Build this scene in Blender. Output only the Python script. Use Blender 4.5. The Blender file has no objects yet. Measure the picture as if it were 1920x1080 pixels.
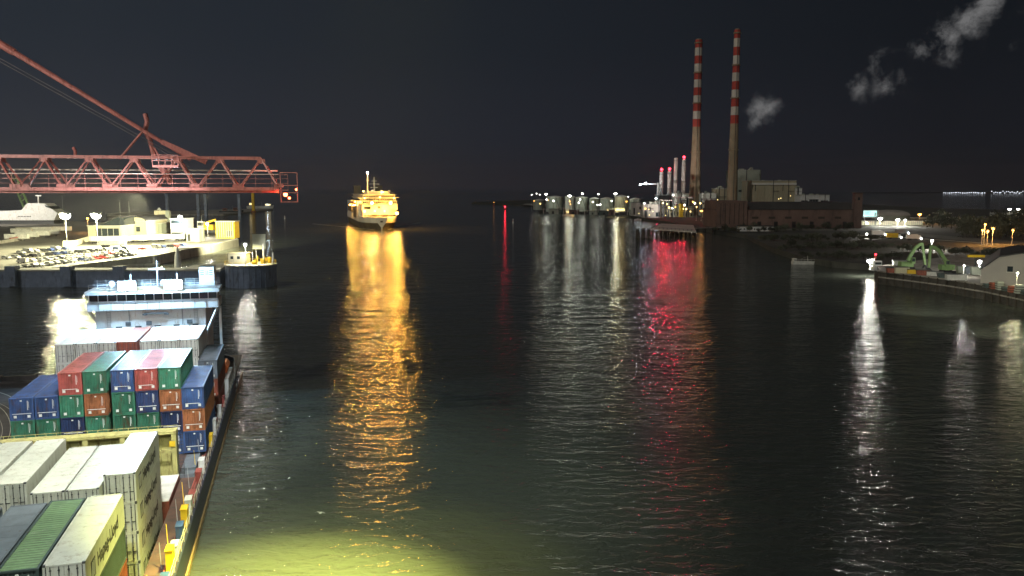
import bpy, math, random
from mathutils import Vector, Matrix
random.seed(7)
R = math.radians
sc = bpy.context.scene
COL = sc.collection

# ------------------------------------------------------------------ camera maths (photo pixels 1920x1080)
F, H = 1550.0, 34.0
PITCH = math.atan((540-352)/F)
CP, SP = math.cos(PITCH), math.sin(PITCH)
def ray(px, py):
    a, b = (px-960)/F, (540-py)/F
    return Vector((a, CP+b*SP, -SP+b*CP))
def P(px, py, z):
    r = ray(px, py); t = (z-H)/r.z
    return Vector((r.x*t, r.y*t, z))
def Q(px, py, Y):
    r = ray(px, py); t = Y/r.y
    return Vector((r.x*t, Y, H+r.z*t))
TH = R(14.75)
c_, s_ = math.cos(TH), math.sin(TH)
def S(v, u, z=0.0): return Vector((v*c_-u*s_, v*s_+u*c_, z))
def v_of(px, u, z):
    k = (px-960)/F
    return (u*s_+k*(u*c_*CP+(H-z)*SP))/(c_-k*s_*CP)

# ------------------------------------------------------------------ materials
def _new(name):
    m = bpy.data.materials.new(name); m.use_nodes = True
    return m, m.node_tree.nodes, m.node_tree.links, m.node_tree.nodes['Principled BSDF']
def mat(name, col, rough=0.6, metal=0.0, var=0.25, scale=0.6, stain=None, stain_amt=0.0, bump=0.0, rand=0.0, detail=6):
    m, n, l, b = _new(name)
    tc = n.new('ShaderNodeTexCoord'); mp = n.new('ShaderNodeMapping')
    l.new(tc.outputs['Object'], mp.inputs['Vector'])
    oi = n.new('ShaderNodeObjectInfo')
    ad = n.new('ShaderNodeVectorMath'); ad.operation = 'SCALE'; ad.inputs['Scale'].default_value = 37.0
    cmb = n.new('ShaderNodeCombineXYZ')
    for i in range(3): l.new(oi.outputs['Random'], cmb.inputs[i])
    l.new(cmb.outputs[0], ad.inputs[0]); l.new(ad.outputs[0], mp.inputs['Location'])
    nz = n.new('ShaderNodeTexNoise'); nz.inputs['Scale'].default_value = scale; nz.inputs['Detail'].default_value = detail
    nz.inputs['Roughness'].default_value = 0.65
    l.new(mp.outputs[0], nz.inputs['Vector'])
    cr = n.new('ShaderNodeValToRGB'); cr.color_ramp.elements[0].position = 0.3; cr.color_ramp.elements[1].position = 0.7
    lo = [max(0, c*(1-var)) for c in col]; hi = [min(1, c*(1+var)) for c in col]
    cr.color_ramp.elements[0].color = (*lo, 1); cr.color_ramp.elements[1].color = (*hi, 1)
    l.new(nz.outputs['Fac'], cr.inputs[0])
    out = cr.outputs[0]
    if stain is not None:
        n2 = n.new('ShaderNodeTexNoise'); n2.inputs['Scale'].default_value = scale*3.1; n2.inputs['Detail'].default_value = 8
        n2.inputs['Roughness'].default_value = 0.75
        m2 = n.new('ShaderNodeMapping'); m2.inputs['Scale'].default_value = (1, 1, 0.25)
        l.new(mp.outputs[0], m2.inputs['Vector']); l.new(m2.outputs[0], n2.inputs['Vector'])
        r2 = n.new('ShaderNodeValToRGB'); r2.color_ramp.elements[0].position = 0.62-0.2*stain_amt; r2.color_ramp.elements[1].position = 0.75-0.1*stain_amt
        l.new(n2.outputs['Fac'], r2.inputs[0])
        mx = n.new('ShaderNodeMix'); mx.data_type = 'RGBA'
        l.new(r2.outputs[0], mx.inputs['Factor']); l.new(out, mx.inputs['A']); mx.inputs['B'].default_value = (*stain, 1)
        out = mx.outputs['Result']
    if rand:
        hs = n.new('ShaderNodeHueSaturation'); mr = n.new('ShaderNodeMapRange')
        mr.inputs['To Min'].default_value = 1-rand; mr.inputs['To Max'].default_value = 1+rand
        l.new(oi.outputs['Random'], mr.inputs['Value']); l.new(mr.outputs[0], hs.inputs['Value']); l.new(out, hs.inputs['Color'])
        out = hs.outputs[0]
    l.new(out, b.inputs['Base Color'])
    b.inputs['Roughness'].default_value = rough; b.inputs['Metallic'].default_value = metal
    if bump:
        bp = n.new('ShaderNodeBump'); bp.inputs['Strength'].default_value = bump; bp.inputs['Distance'].default_value = 0.1
        l.new(nz.outputs['Fac'], bp.inputs['Height']); l.new(bp.outputs[0], b.inputs['Normal'])
    return m
def emit(name, col, strength):
    m, n, l, b = _new(name)
    b.inputs['Base Color'].default_value = (*[c*0.5 for c in col], 1)
    b.inputs['Emission Color'].default_value = (*col, 1); b.inputs['Emission Strength'].default_value = strength
    return m
RUST = (0.10, 0.045, 0.02)
M = {}
M['c_blue'] = mat('blue_paint', (0.04, 0.085, 0.21), 0.45, var=0.4, stain=RUST, stain_amt=0.5, rand=0.25)
M['c_navy'] = mat('navy_paint', (0.025, 0.045, 0.115), 0.45, var=0.4, stain=RUST, stain_amt=0.55, rand=0.25)
M['c_green'] = mat('green_paint', (0.04, 0.165, 0.10), 0.45, var=0.38, stain=RUST, stain_amt=0.55, rand=0.25)
M['c_red'] = mat('red_paint', (0.36, 0.085, 0.07), 0.45, var=0.38, stain=RUST, stain_amt=0.55, rand=0.2)
M['c_orange'] = mat('orange_brown_paint', (0.34, 0.13, 0.055), 0.45, var=0.38, stain=RUST, stain_amt=0.6, rand=0.2)
M['c_brown'] = mat('red_brown_paint', (0.23, 0.06, 0.035), 0.5, var=0.4, stain=RUST, stain_amt=0.6, rand=0.2)
M['c_white'] = mat('reefer_white_paint', (0.56, 0.58, 0.52), 0.4, var=0.14, stain=(0.25, 0.2, 0.13), stain_amt=0.38, rand=0.08)
M['c_grey'] = mat('blue_grey_paint', (0.16, 0.19, 0.22), 0.5, var=0.25, stain=RUST, stain_amt=0.2, rand=0.2)
M['c_dark'] = mat('dark_grey_green_paint', (0.055, 0.085, 0.08), 0.5, var=0.25, stain=RUST, stain_amt=0.2, rand=0.1)
M['c_lgreen'] = mat('light_green_roof_paint', (0.13, 0.22, 0.11), 0.45, var=0.25, stain=(0.3, 0.33, 0.27), stain_amt=0.2)
M['mark_white'] = mat('white_marking', (0.75, 0.77, 0.72), 0.5, var=0.08)
M['black'] = mat('black_rubber', (0.018, 0.018, 0.02), 0.6)
M['ink'] = mat('black_lettering', (0.02, 0.02, 0.022), 0.5, var=0.1)
M['steel'] = mat('galvanised_steel', (0.32, 0.33, 0.33), 0.45, 0.6, var=0.2)
M['dsteel'] = mat('dark_steel', (0.07, 0.075, 0.08), 0.5, 0.3, var=0.3)
M['hull_navy'] = mat('navy_hull_paint', (0.03, 0.04, 0.075), 0.4, var=0.35, scale=0.25, stain=RUST, stain_amt=0.35)
M['boot'] = mat('tan_fender_strip', (0.33, 0.22, 0.12), 0.6, var=0.3)
M['deck'] = mat('rusty_deck_paint', (0.10, 0.055, 0.045), 0.6, var=0.35, scale=0.5, stain=(0.05, 0.05, 0.05), stain_amt=0.6)
M['hold'] = mat('hold_plate', (0.06, 0.06, 0.06), 0.7)
M['ship_white'] = mat('ship_white_paint', (0.66, 0.68, 0.66), 0.4, var=0.12, scale=0.4, stain=(0.35, 0.24, 0.13), stain_amt=0.35)
M['yellow'] = mat('yellow_frame_paint', (0.45, 0.42, 0.16), 0.5, var=0.3, scale=0.7, stain=(0.14, 0.09, 0.03), stain_amt=0.55)
M['yel_plain'] = mat('bright_yellow_paint', (0.75, 0.5, 0.03), 0.45, var=0.15)
M['glass'] = mat('dark_glass', (0.02, 0.03, 0.035), 0.08, var=0.3)
M['crane_red'] = mat('crane_red_paint', (0.42, 0.16, 0.135), 0.45, var=0.18, scale=0.8, stain=(0.14, 0.05, 0.035), stain_amt=0.6)
M['rope'] = mat('steel_rope', (0.12, 0.12, 0.12), 0.5)
M['pipe'] = mat('pale_cable_tray', (0.6, 0.58, 0.5), 0.5)
M['concrete'] = mat('quay_concrete', (0.30, 0.28, 0.24), 0.85, var=0.3, scale=0.12, stain=(0.10, 0.09, 0.07), stain_amt=0.6)
M['concrete_pale'] = mat('pale_concrete', (0.5, 0.49, 0.42), 0.8, var=0.2, scale=0.15, stain=(0.2, 0.18, 0.14), stain_amt=0.4)
M['apron'] = mat('dark_quay_asphalt', (0.075, 0.066, 0.06), 0.75, var=0.45, scale=0.12, stain=(0.03, 0.03, 0.03), stain_amt=0.7)
M['pile_dark'] = mat('stained_piling', (0.055, 0.05, 0.042), 0.8, var=0.5, scale=0.5, stain=(0.14, 0.13, 0.10), stain_amt=0.2)
M['asphalt'] = mat('yard_asphalt', (0.16, 0.155, 0.13), 0.8, var=0.3, scale=0.05, stain=(0.05, 0.05, 0.05), stain_amt=0.5)
M['land'] = mat('scrub_soil', (0.06, 0.06, 0.048), 0.95, var=0.45, scale=0.04, stain=(0.02, 0.022, 0.018), stain_amt=0.6)
M['paint_line'] = mat('worn_line_paint', (0.5, 0.48, 0.38), 0.7, var=0.3)
M['jetty'] = mat('blue_lit_sheet_piling', (0.20, 0.25, 0.35), 0.6, var=0.3, scale=0.25, stain=(0.05, 0.05, 0.05), stain_amt=0.5)  # bluish light from the ship's floods is put into this base colour
M['cream'] = mat('cream_cladding', (0.55, 0.52, 0.36), 0.6, var=0.12, scale=0.15, stain=(0.3, 0.26, 0.16), stain_amt=0.25)
M['bld_grey'] = mat('grey_green_cladding', (0.30, 0.33, 0.27), 0.6, var=0.15, scale=0.1)
M['bld_tan'] = mat('tan_cladding', (0.38, 0.35, 0.24), 0.7, var=0.15, scale=0.06, stain=(0.22, 0.18, 0.1), stain_amt=0.3)
M['bld_brown'] = mat('old_brown_brick', (0.17, 0.11, 0.09), 0.85, var=0.25, scale=0.06, stain=(0.07, 0.05, 0.045), stain_amt=0.6)
M['roof_dark'] = mat('dark_roof_sheet', (0.055, 0.055, 0.055), 0.7, var=0.3, scale=0.08)
M['rooflight'] = mat('pale_roof_edge', (0.6, 0.6, 0.54), 0.6, var=0.1)
M['ch_red'] = mat('chimney_red_band', (0.50, 0.07, 0.05), 0.7, var=0.12, scale=0.1)
M['ch_white'] = mat('chimney_white_band', (0.66, 0.62, 0.54), 0.7, var=0.1, scale=0.1)
M['ch_conc'] = mat('chimney_concrete', (0.36, 0.29, 0.19), 0.85, var=0.2, scale=0.05, stain=(0.22, 0.15, 0.08), stain_amt=0.5)
M['stack'] = mat('pale_stack_steel', (0.5, 0.44, 0.4), 0.5, var=0.1, scale=0.2)
M['tank'] = mat('white_tank_paint', (0.6, 0.62, 0.55), 0.5, var=0.1, scale=0.1, stain=(0.3, 0.3, 0.22), stain_amt=0.2)
M['tank_b'] = mat('weathered_tank_paint', (0.36, 0.40, 0.34), 0.6, var=0.2, scale=0.08, stain=(0.14, 0.12, 0.08), stain_amt=0.45)
M['leaf'] = mat('dark_foliage', (0.075, 0.085, 0.055), 0.8, var=0.5, scale=0.8, rand=0.35)
M['bark'] = mat('bark', (0.05, 0.04, 0.03), 0.9)
M['crane_green'] = mat('green_crane_paint', (0.22, 0.36, 0.14), 0.5, var=0.2, scale=0.6, stain=RUST, stain_amt=0.3)
M['ferry_dark'] = mat('ferry_dark_hull', (0.10, 0.085, 0.06), 0.45, var=0.2, scale=0.1)
M['ferry_white'] = mat('ferry_cream_paint', (0.72, 0.70, 0.60), 0.45, var=0.08, scale=0.1, stain=(0.4, 0.32, 0.2), stain_amt=0.1)
M['orange_boat'] = mat('lifeboat_orange', (0.75, 0.17, 0.04), 0.5)
M['pole'] = mat('pale_pole_paint', (0.5, 0.5, 0.45), 0.5)
M['tyre'] = mat('tyre_rubber', (0.02, 0.02, 0.02), 0.8)
M['car_white'] = mat('white_car_paint', (0.7, 0.7, 0.66), 0.25, var=0.05, rand=0.1)
M['car_silver'] = mat('silver_car_paint', (0.35, 0.36, 0.36), 0.3, 0.3, var=0.05, rand=0.2)
M['car_black'] = mat('black_car_paint', (0.02, 0.02, 0.025), 0.25, var=0.1)
M['car_red'] = mat('red_car_paint', (0.4, 0.03, 0.03), 0.3, var=0.1)
M['car_blue'] = mat('blue_car_paint', (0.04, 0.07, 0.2), 0.3, var=0.1)
M['tarp'] = mat('pale_tarpaulin', (0.6, 0.6, 0.55), 0.6)
M['shed_grey'] = mat('grey_shed_cladding', (0.33, 0.31, 0.27), 0.7, var=0.12, scale=0.1)
M['boat_white'] = mat('boat_white_paint', (0.65, 0.65, 0.6), 0.5)
M['boat_hull'] = mat('boat_dark_hull', (0.04, 0.045, 0.05), 0.5)
M['hill'] = mat('far_hill', (0.02, 0.022, 0.025), 1.0)
M['snow'] = mat('white_feather', (0.8, 0.8, 0.78), 0.8)
E_WARM = emit('lamp_lens_warm', (1.0, 0.66, 0.2), 9)
E_WHITE = emit('lamp_lens_white', (1.0, 0.98, 0.9), 22)
E_COOL = emit('lamp_lens_cool', (0.8, 0.92, 1.0), 60)
E_ORANGE = emit('lamp_lens_sodium', (1.0, 0.45, 0.08), 7)
E_RED = emit('lamp_lens_red', (1.0, 0.03, 0.05), 12)
E_SCREEN = emit('lit_screen', (0.55, 0.95, 0.95), 0.9)
E_SHORE = emit('shore_light', (0.85, 0.9, 1.0), 1.3)
E_WINLIT = emit('lit_cabin_window', (1.0, 0.75, 0.3), 2.5)
E_GREENW = emit('lit_green_window', (0.35, 0.9, 0.6), 0.8)

# ------------------------------------------------------------------ mesh builder
class MB:
    def __init__(s): s.v = []; s.f = []; s.m = []
    def add(s, vs, fs, mi=0):
        o = len(s.v); s.v += [tuple(p) for p in vs]
        for f in fs: s.f.append(tuple(o+i for i in f)); s.m.append(mi)
        return s
    def box(s, x0, x1, y0, y1, z0, z1, mi=0):
        vs = [(x0,y0,z0),(x1,y0,z0),(x1,y1,z0),(x0,y1,z0),(x0,y0,z1),(x1,y0,z1),(x1,y1,z1),(x0,y1,z1)]
        return s.add(vs, [(0,3,2,1),(4,5,6,7),(0,1,5,4),(1,2,6,5),(2,3,7,6),(3,0,4,7)], mi)
    def bar(s, a, b, w, h=None, mi=0):
        a, b = Vector(a), Vector(b); h = h or w
        d = (b-a).normalized(); up = Vector((0,0,1)) if abs(d.z) < 0.95 else Vector((0,1,0))
        r = d.cross(up).normalized(); t = r.cross(d)
        vs = []
        for p in (a, b):
            for i, j in ((-1,-1),(1,-1),(1,1),(-1,1)): vs.append(p + r*(i*w/2) + t*(j*h/2))
        return s.add(vs, [(0,1,2,3),(7,6,5,4),(0,4,5,1),(1,5,6,2),(2,6,7,3),(3,7,4,0)], mi)
    def tube(s, a, b, r0, r1=None, n=10, mi=0):
        a, b = Vector(a), Vector(b); r1 = r0 if r1 is None else r1
        d = (b-a).normalized(); up = Vector((0,0,1)) if abs(d.z) < 0.95 else Vector((0,1,0))
        r = d.cross(up).normalized(); t = r.cross(d); vs = []
        for p, q in ((a, r0), (b, r1)):
            for i in range(n):
                an = 2*math.pi*i/n; vs.append(p + r*(q*math.cos(an)) + t*(q*math.sin(an)))
        fs = [(i, (i+1) % n, n+(i+1) % n, n+i) for i in range(n)] + [tuple(range(n))[::-1], tuple(range(n, 2*n))]
        return s.add(vs, fs, mi)
    def path(s, pts, r, n=8, mi=0):
        for a, b in zip(pts[:-1], pts[1:]): s.tube(a, b, r, r, n, mi)
        return s
    def lathe(s, prof, n=24, cx=0, cy=0, mi=0):
        vs = []; k = len(prof)
        for r, z in prof:
            for i in range(n):
                an = 2*math.pi*i/n; vs.append((cx+r*math.cos(an), cy+r*math.sin(an), z))
        fs = []
        for j in range(k-1):
            for i in range(n):
                fs.append((j*n+i, j*n+(i+1) % n, (j+1)*n+(i+1) % n, (j+1)*n+i))
        fs.append(tuple(range(n))[::-1]); fs.append(tuple(range((k-1)*n, k*n)))
        return s.add(vs, fs, mi)
    def sphere(s, c, r, mi=0, n=10, k=6, sz=1.0):
        prof = [(max(1e-3, r*math.sin(math.pi*j/k)), c[2]-sz*r*math.cos(math.pi*j/k)) for j in range(k+1)]
        return s.lathe(prof, n, c[0], c[1], mi)
    def slab(s, pts, z0, z1, mi=0):
        n = len(pts); vs = [(p[0], p[1], z0) for p in pts] + [(p[0], p[1], z1) for p in pts]
        area = sum(pts[i][0]*pts[(i+1) % n][1]-pts[(i+1) % n][0]*pts[i][1] for i in range(n))
        fs = [tuple(range(n))[::-1], tuple(range(n, 2*n))] + [(i, (i+1) % n, n+(i+1) % n, n+i) for i in range(n)]
        if area < 0: fs = [f[::-1] for f in fs]
        return s.add(vs, fs, mi)
    def extr(s, prof, y0, y1, mi=0):      # profile in x,z extruded along y (ccw seen from -y)
        n = len(prof); vs = [(x, y0, z) for x, z in prof] + [(x, y1, z) for x, z in prof]
        return s.add(vs, [tuple(range(n)), tuple(range(n, 2*n))[::-1]] + [(i, n+i, n+(i+1) % n, (i+1) % n) for i in range(n)], mi)
    def loft(s, rings, mi=0, close=True, caps=True):
        n = len(rings[0]); vs = [p for r in rings for p in r]; fs = []
        for j in range(len(rings)-1):
            for i in range(n if close else n-1):
                fs.append((j*n+i, j*n+(i+1) % n, (j+1)*n+(i+1) % n, (j+1)*n+i))
        if caps: fs += [tuple(range(n))[::-1], tuple(range((len(rings)-1)*n, len(rings)*n))]
        return s.add(vs, fs, mi)
    def mesh(s, name, mats):
        me = bpy.data.meshes.new(name); me.from_pydata(s.v, [], s.f)
        mats = mats if isinstance(mats, (list, tuple)) else [mats]
        for m in mats: me.materials.append(M[m] if isinstance(m, str) else m)
        if len(mats) > 1: me.polygons.foreach_set('material_index', s.m)
        me.update(); return me
    def build(s, name, mats, parent=None, loc=None, rz=0):
        return obj(name, s.mesh(name, mats), parent, loc, rz)
def obj(name, me, parent=None, loc=None, rz=0):
    o = bpy.data.objects.new(name, me); COL.objects.link(o)
    if parent is not None: o.parent = parent
    if loc is not None: o.location = loc
    o.rotation_euler.z = rz
    return o
def tag(o, label=None, cat=None, group=None, kind=None):
    if label: o['label'] = label
    if cat: o['category'] = cat
    if group: o['group'] = group
    if kind: o['kind'] = kind
    return o
def thing(name, label, cat, loc=(0,0,0), rz=0, group=None):
    return tag(obj(name, None, None, loc, rz), label, cat, group)
def struct(mb, name, mats, loc=None, rz=0): return tag(mb.build(name, mats, None, loc, rz), kind='structure')
KIDS = {}
def copy_tree(o, parent=None):
    c = o.copy(); COL.objects.link(c)
    if parent is not None: c.parent = parent
    for ch in list(o.children): copy_tree(ch, c)
    return c
ORD = ['first','second','third','fourth','fifth','sixth','seventh','eighth','ninth','tenth','eleventh','twelfth','thirteenth','fourteenth','fifteenth','sixteenth','seventeenth','eighteenth','nineteenth','twentieth']
def text_mesh(body, size, depth, name='lettering', m='ink', bold=0.0):
    cu = bpy.data.curves.new('txt', 'FONT'); cu.body = body; cu.size = size; cu.extrude = depth; cu.offset = bold
    cu.align_x = 'LEFT'
    o = bpy.data.objects.new('txt', cu); COL.objects.link(o)
    dg = bpy.context.evaluated_depsgraph_get(); dg.update()
    me = bpy.data.meshes.new_from_object(o.evaluated_get(dg), depsgraph=dg)
    bpy.data.objects.remove(o); bpy.data.curves.remove(cu)
    me.name = name; me.materials.clear(); me.materials.append(M[m] if isinstance(m, str) else m)
    return me
def point(name, loc, power, col, r=0.5, parent=None, spec=1.0):
    d = bpy.data.lights.new(name, 'POINT'); d.energy = power; d.color = col; d.shadow_soft_size = r; d.specular_factor = spec
    o = bpy.data.objects.new(name, d); COL.objects.link(o); o.location = loc
    if parent is not None: o.parent = parent
    return o
def spot(name, loc, target, power, col, ang=60, blend=0.6, r=0.5, parent=None):
    d = bpy.data.lights.new(name, 'SPOT'); d.energy = power; d.color = col; d.shadow_soft_size = r
    d.spot_size = R(ang); d.spot_blend = blend
    o = bpy.data.objects.new(name, d); COL.objects.link(o); o.location = loc
    o.rotation_euler = (Vector(target)-Vector(loc)).to_track_quat('-Z', 'Y').to_euler()
    return o
WARM = (1.0, 0.46, 0.07); WHITE = (1.0, 0.96, 0.85); COOL = (0.62, 0.82, 1.0); SODIUM = (1.0, 0.45, 0.1); REDL = (1.0, 0.02, 0.06); YG = (0.95, 0.92, 0.2); CREAM = (1.0, 0.93, 0.56)

# ------------------------------------------------------------------ camera, world, moon
cd = bpy.data.cameras.new('camera'); cam = bpy.data.objects.new('camera', cd); COL.objects.link(cam)
cam.location = (0, 0, H); cam.rotation_euler = (math.pi/2-PITCH, 0, 0)
cd.sensor_width = 36; cd.lens = F/1920*36; cd.clip_end = 60000; cd.clip_start = 0.5
sc.camera = cam
w = bpy.data.worlds.new('World'); sc.world = w; w.use_nodes = True
n, l = w.node_tree.nodes, w.node_tree.links
bg = n['Background']; tc = n.new('ShaderNodeTexCoord')
sx = n.new('ShaderNodeSeparateXYZ'); l.new(tc.outputs['Generated'], sx.inputs[0])
cr = n.new('ShaderNodeValToRGB'); cr.color_ramp.interpolation = 'EASE'
e = cr.color_ramp.elements
e[0].position = 0.0; e[0].color = (0.017, 0.016, 0.020, 1)
e[1].position = 1.0; e[1].color = (0.006, 0.008, 0.012, 1)
for pos, c in ((0.06, (0.0135, 0.0155, 0.0215)), (0.18, (0.0105, 0.0135, 0.0185)), (0.35, (0.007, 0.0095, 0.0135))):
    x = e.new(pos); x.color = (*c, 1)
l.new(sx.outputs['Z'], cr.inputs[0])
# the sky is a little brighter over the port (towards -x)
mr = n.new('ShaderNodeMapRange'); mr.inputs['From Min'].default_value = -0.6; mr.inputs['From Max'].default_value = 0.45
mr.inputs['To Min'].default_value = 1.9; mr.inputs['To Max'].default_value = 0.62
l.new(sx.outputs['X'], mr.inputs['Value'])
vm = n.new('ShaderNodeVectorMath'); vm.operation = 'SCALE'
l.new(cr.outputs[0], vm.inputs[0]); l.new(mr.outputs[0], vm.inputs['Scale'])
sky = vm.outputs[0]
# wispy moonlit clouds
blobs = [(1432,208,36,1.0),(1418,228,22,.9),(1415,165,30,.3),(1606,158,34,.8),(1640,118,40,.75),(1700,145,34,.75),(1660,165,30,.75),(1660,135,50,.6),(1728,92,34,.85),(1770,70,46,1.0),(1812,40,42,1.0),(1850,12,40,1.0),(1775,95,34,.9),(1915,80,26,.55),(1920,20,30,.3)]
tot = None
for px, py, rad, amp in blobs:
    d = ray(px, py).normalized()
    ds = n.new('ShaderNodeVectorMath'); ds.operation = 'DISTANCE'; ds.inputs[1].default_value = d
    l.new(tc.outputs['Generated'], ds.inputs[0])
    m1 = n.new('ShaderNodeMapRange'); m1.interpolation_type = 'SMOOTHSTEP'
    m1.inputs['From Min'].default_value = rad*1.35/F; m1.inputs['From Max'].default_value = 0.0
    m1.inputs['To Min'].default_value = 0; m1.inputs['To Max'].default_value = amp
    l.new(ds.outputs['Value'], m1.inputs['Value'])
    if tot is None: tot = m1.outputs[0]
    else:
        a = n.new('ShaderNodeMath'); a.operation = 'MAXIMUM'; l.new(tot, a.inputs[0]); l.new(m1.outputs[0], a.inputs[1]); tot = a.outputs[0]
nz = n.new('ShaderNodeTexNoise'); nz.inputs['Scale'].default_value = 30; nz.inputs['Detail'].default_value = 12; nz.inputs['Roughness'].default_value = 0.68; nz.inputs['Distortion'].default_value = 0.2
l.new(tc.outputs['Generated'], nz.inputs['Vector'])
sb = n.new('ShaderNodeMath'); sb.operation = 'MULTIPLY_ADD'; sb.inputs[1].default_value = 0.26; l.new(tot, sb.inputs[0]); l.new(nz.outputs['Fac'], sb.inputs[2])
m2 = n.new('ShaderNodeMapRange'); m2.interpolation_type = 'SMOOTHSTEP'; m2.inputs['From Min'].default_value = 0.58; m2.inputs['From Max'].default_value = 0.92
l.new(sb.outputs[0], m2.inputs['Value'])
mu = n.new('ShaderNodeMath'); mu.operation = 'MULTIPLY'; l.new(tot, mu.inputs[0]); l.new(m2.outputs[0], mu.inputs[1])
mu2 = n.new('ShaderNodeMath'); mu2.operation = 'MULTIPLY'; mu2.inputs[1].default_value = 1.3; mu2.use_clamp = True; l.new(mu.outputs[0], mu2.inputs[0]); mu = mu2
mxc = n.new('ShaderNodeMix'); mxc.data_type = 'RGBA'
l.new(mu.outputs[0], mxc.inputs['Factor']); l.new(sky, mxc.inputs['A']); mxc.inputs['B'].default_value = (0.15, 0.15, 0.152, 1)
l.new(mxc.outputs['Result'], bg.inputs['Color']); bg.inputs['Strength'].default_value = 1.0
sd = bpy.data.lights.new('moon_fill', 'SUN'); sd.energy = 0.55; sd.angle = R(0.5); sd.color = (1.0, 0.95, 0.86)  # moonlight-like sun lamp added as the general night fill
so = bpy.data.objects.new('moon_fill', sd); COL.objects.link(so)
so.rotation_euler = Vector((0.55, 0.8, -0.75)).to_track_quat('-Z', 'Y').to_euler()

# ------------------------------------------------------------------ water
def make_water():
    m, n, l, b = _new('harbour_water')
    b.inputs['Base Color'].default_value = (0.070, 0.080, 0.064, 1)
    b.inputs['Roughness'].default_value = 0.08; b.inputs['IOR'].default_value = 1.33
    geo = n.new('ShaderNodeNewGeometry')
    def noise(scale, sx, sy, rot, det, rgh=0.5, dist=0.0):
        mp = n.new('ShaderNodeMapping'); mp.inputs['Scale'].default_value = (sx, sy, 1); mp.inputs['Rotation'].default_value = (0, 0, rot)
        l.new(geo.outputs['Position'], mp.inputs['Vector'])
        nz = n.new('ShaderNodeTexNoise'); nz.inputs['Scale'].default_value = scale; nz.inputs['Detail'].default_value = det
        nz.inputs['Roughness'].default_value = rgh; nz.inputs['Distortion'].default_value = dist
        l.new(mp.outputs[0], nz.inputs['Vector']); return nz.outputs['Fac']
    a = noise(0.62, 0.65, 1.2, R(10), 4.0, 0.55, 0.6)      # ~1.3 m ripples
    b2 = noise(0.13, 0.6, 1.3, R(-14), 3.0, 0.55, 0.3)            # longer undulation
    c = noise(2.6, 0.8, 1.1, R(30), 2.0, 0.5)
    def mul(x, k):
        q = n.new('ShaderNodeMath'); q.operation = 'MULTIPLY'; q.inputs[1].default_value = k; l.new(x, q.inputs[0]); return q.outputs[0]
    def add(x, y):
        q = n.new('ShaderNodeMath'); q.operation = 'ADD'; l.new(x, q.inputs[0]); l.new(y, q.inputs[1]); return q.outputs[0]
    h = add(add(mul(a, 0.40), mul(b2, 1.0)), mul(c, 0.03))
    big = noise(0.012, 1, 1.8, 0.3, 3.0)                    # wind patches
    mr = n.new('ShaderNodeMapRange'); mr.inputs['To Min'].default_value = 0.5; mr.inputs['To Max'].default_value = 1.0
    mr.inputs['From Min'].default_value = 0.35; mr.inputs['From Max'].default_value = 0.65
    l.new(big, mr.inputs['Value'])
    bp = n.new('ShaderNodeBump'); bp.inputs['Distance'].default_value = 1.0
    l.new(mr.outputs[0], bp.inputs['Strength']); l.new(h, bp.inputs['Height']); l.new(bp.outputs[0], b.inputs['Normal'])
    return m
M['water'] = make_water()
mb = MB(); mb.add([(-14000,-400,0),(14000,-400,0),(14000,16000,0),(-14000,16000,0)], [(0,1,2,3)])
struct(mb, 'water', 'water')

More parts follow.
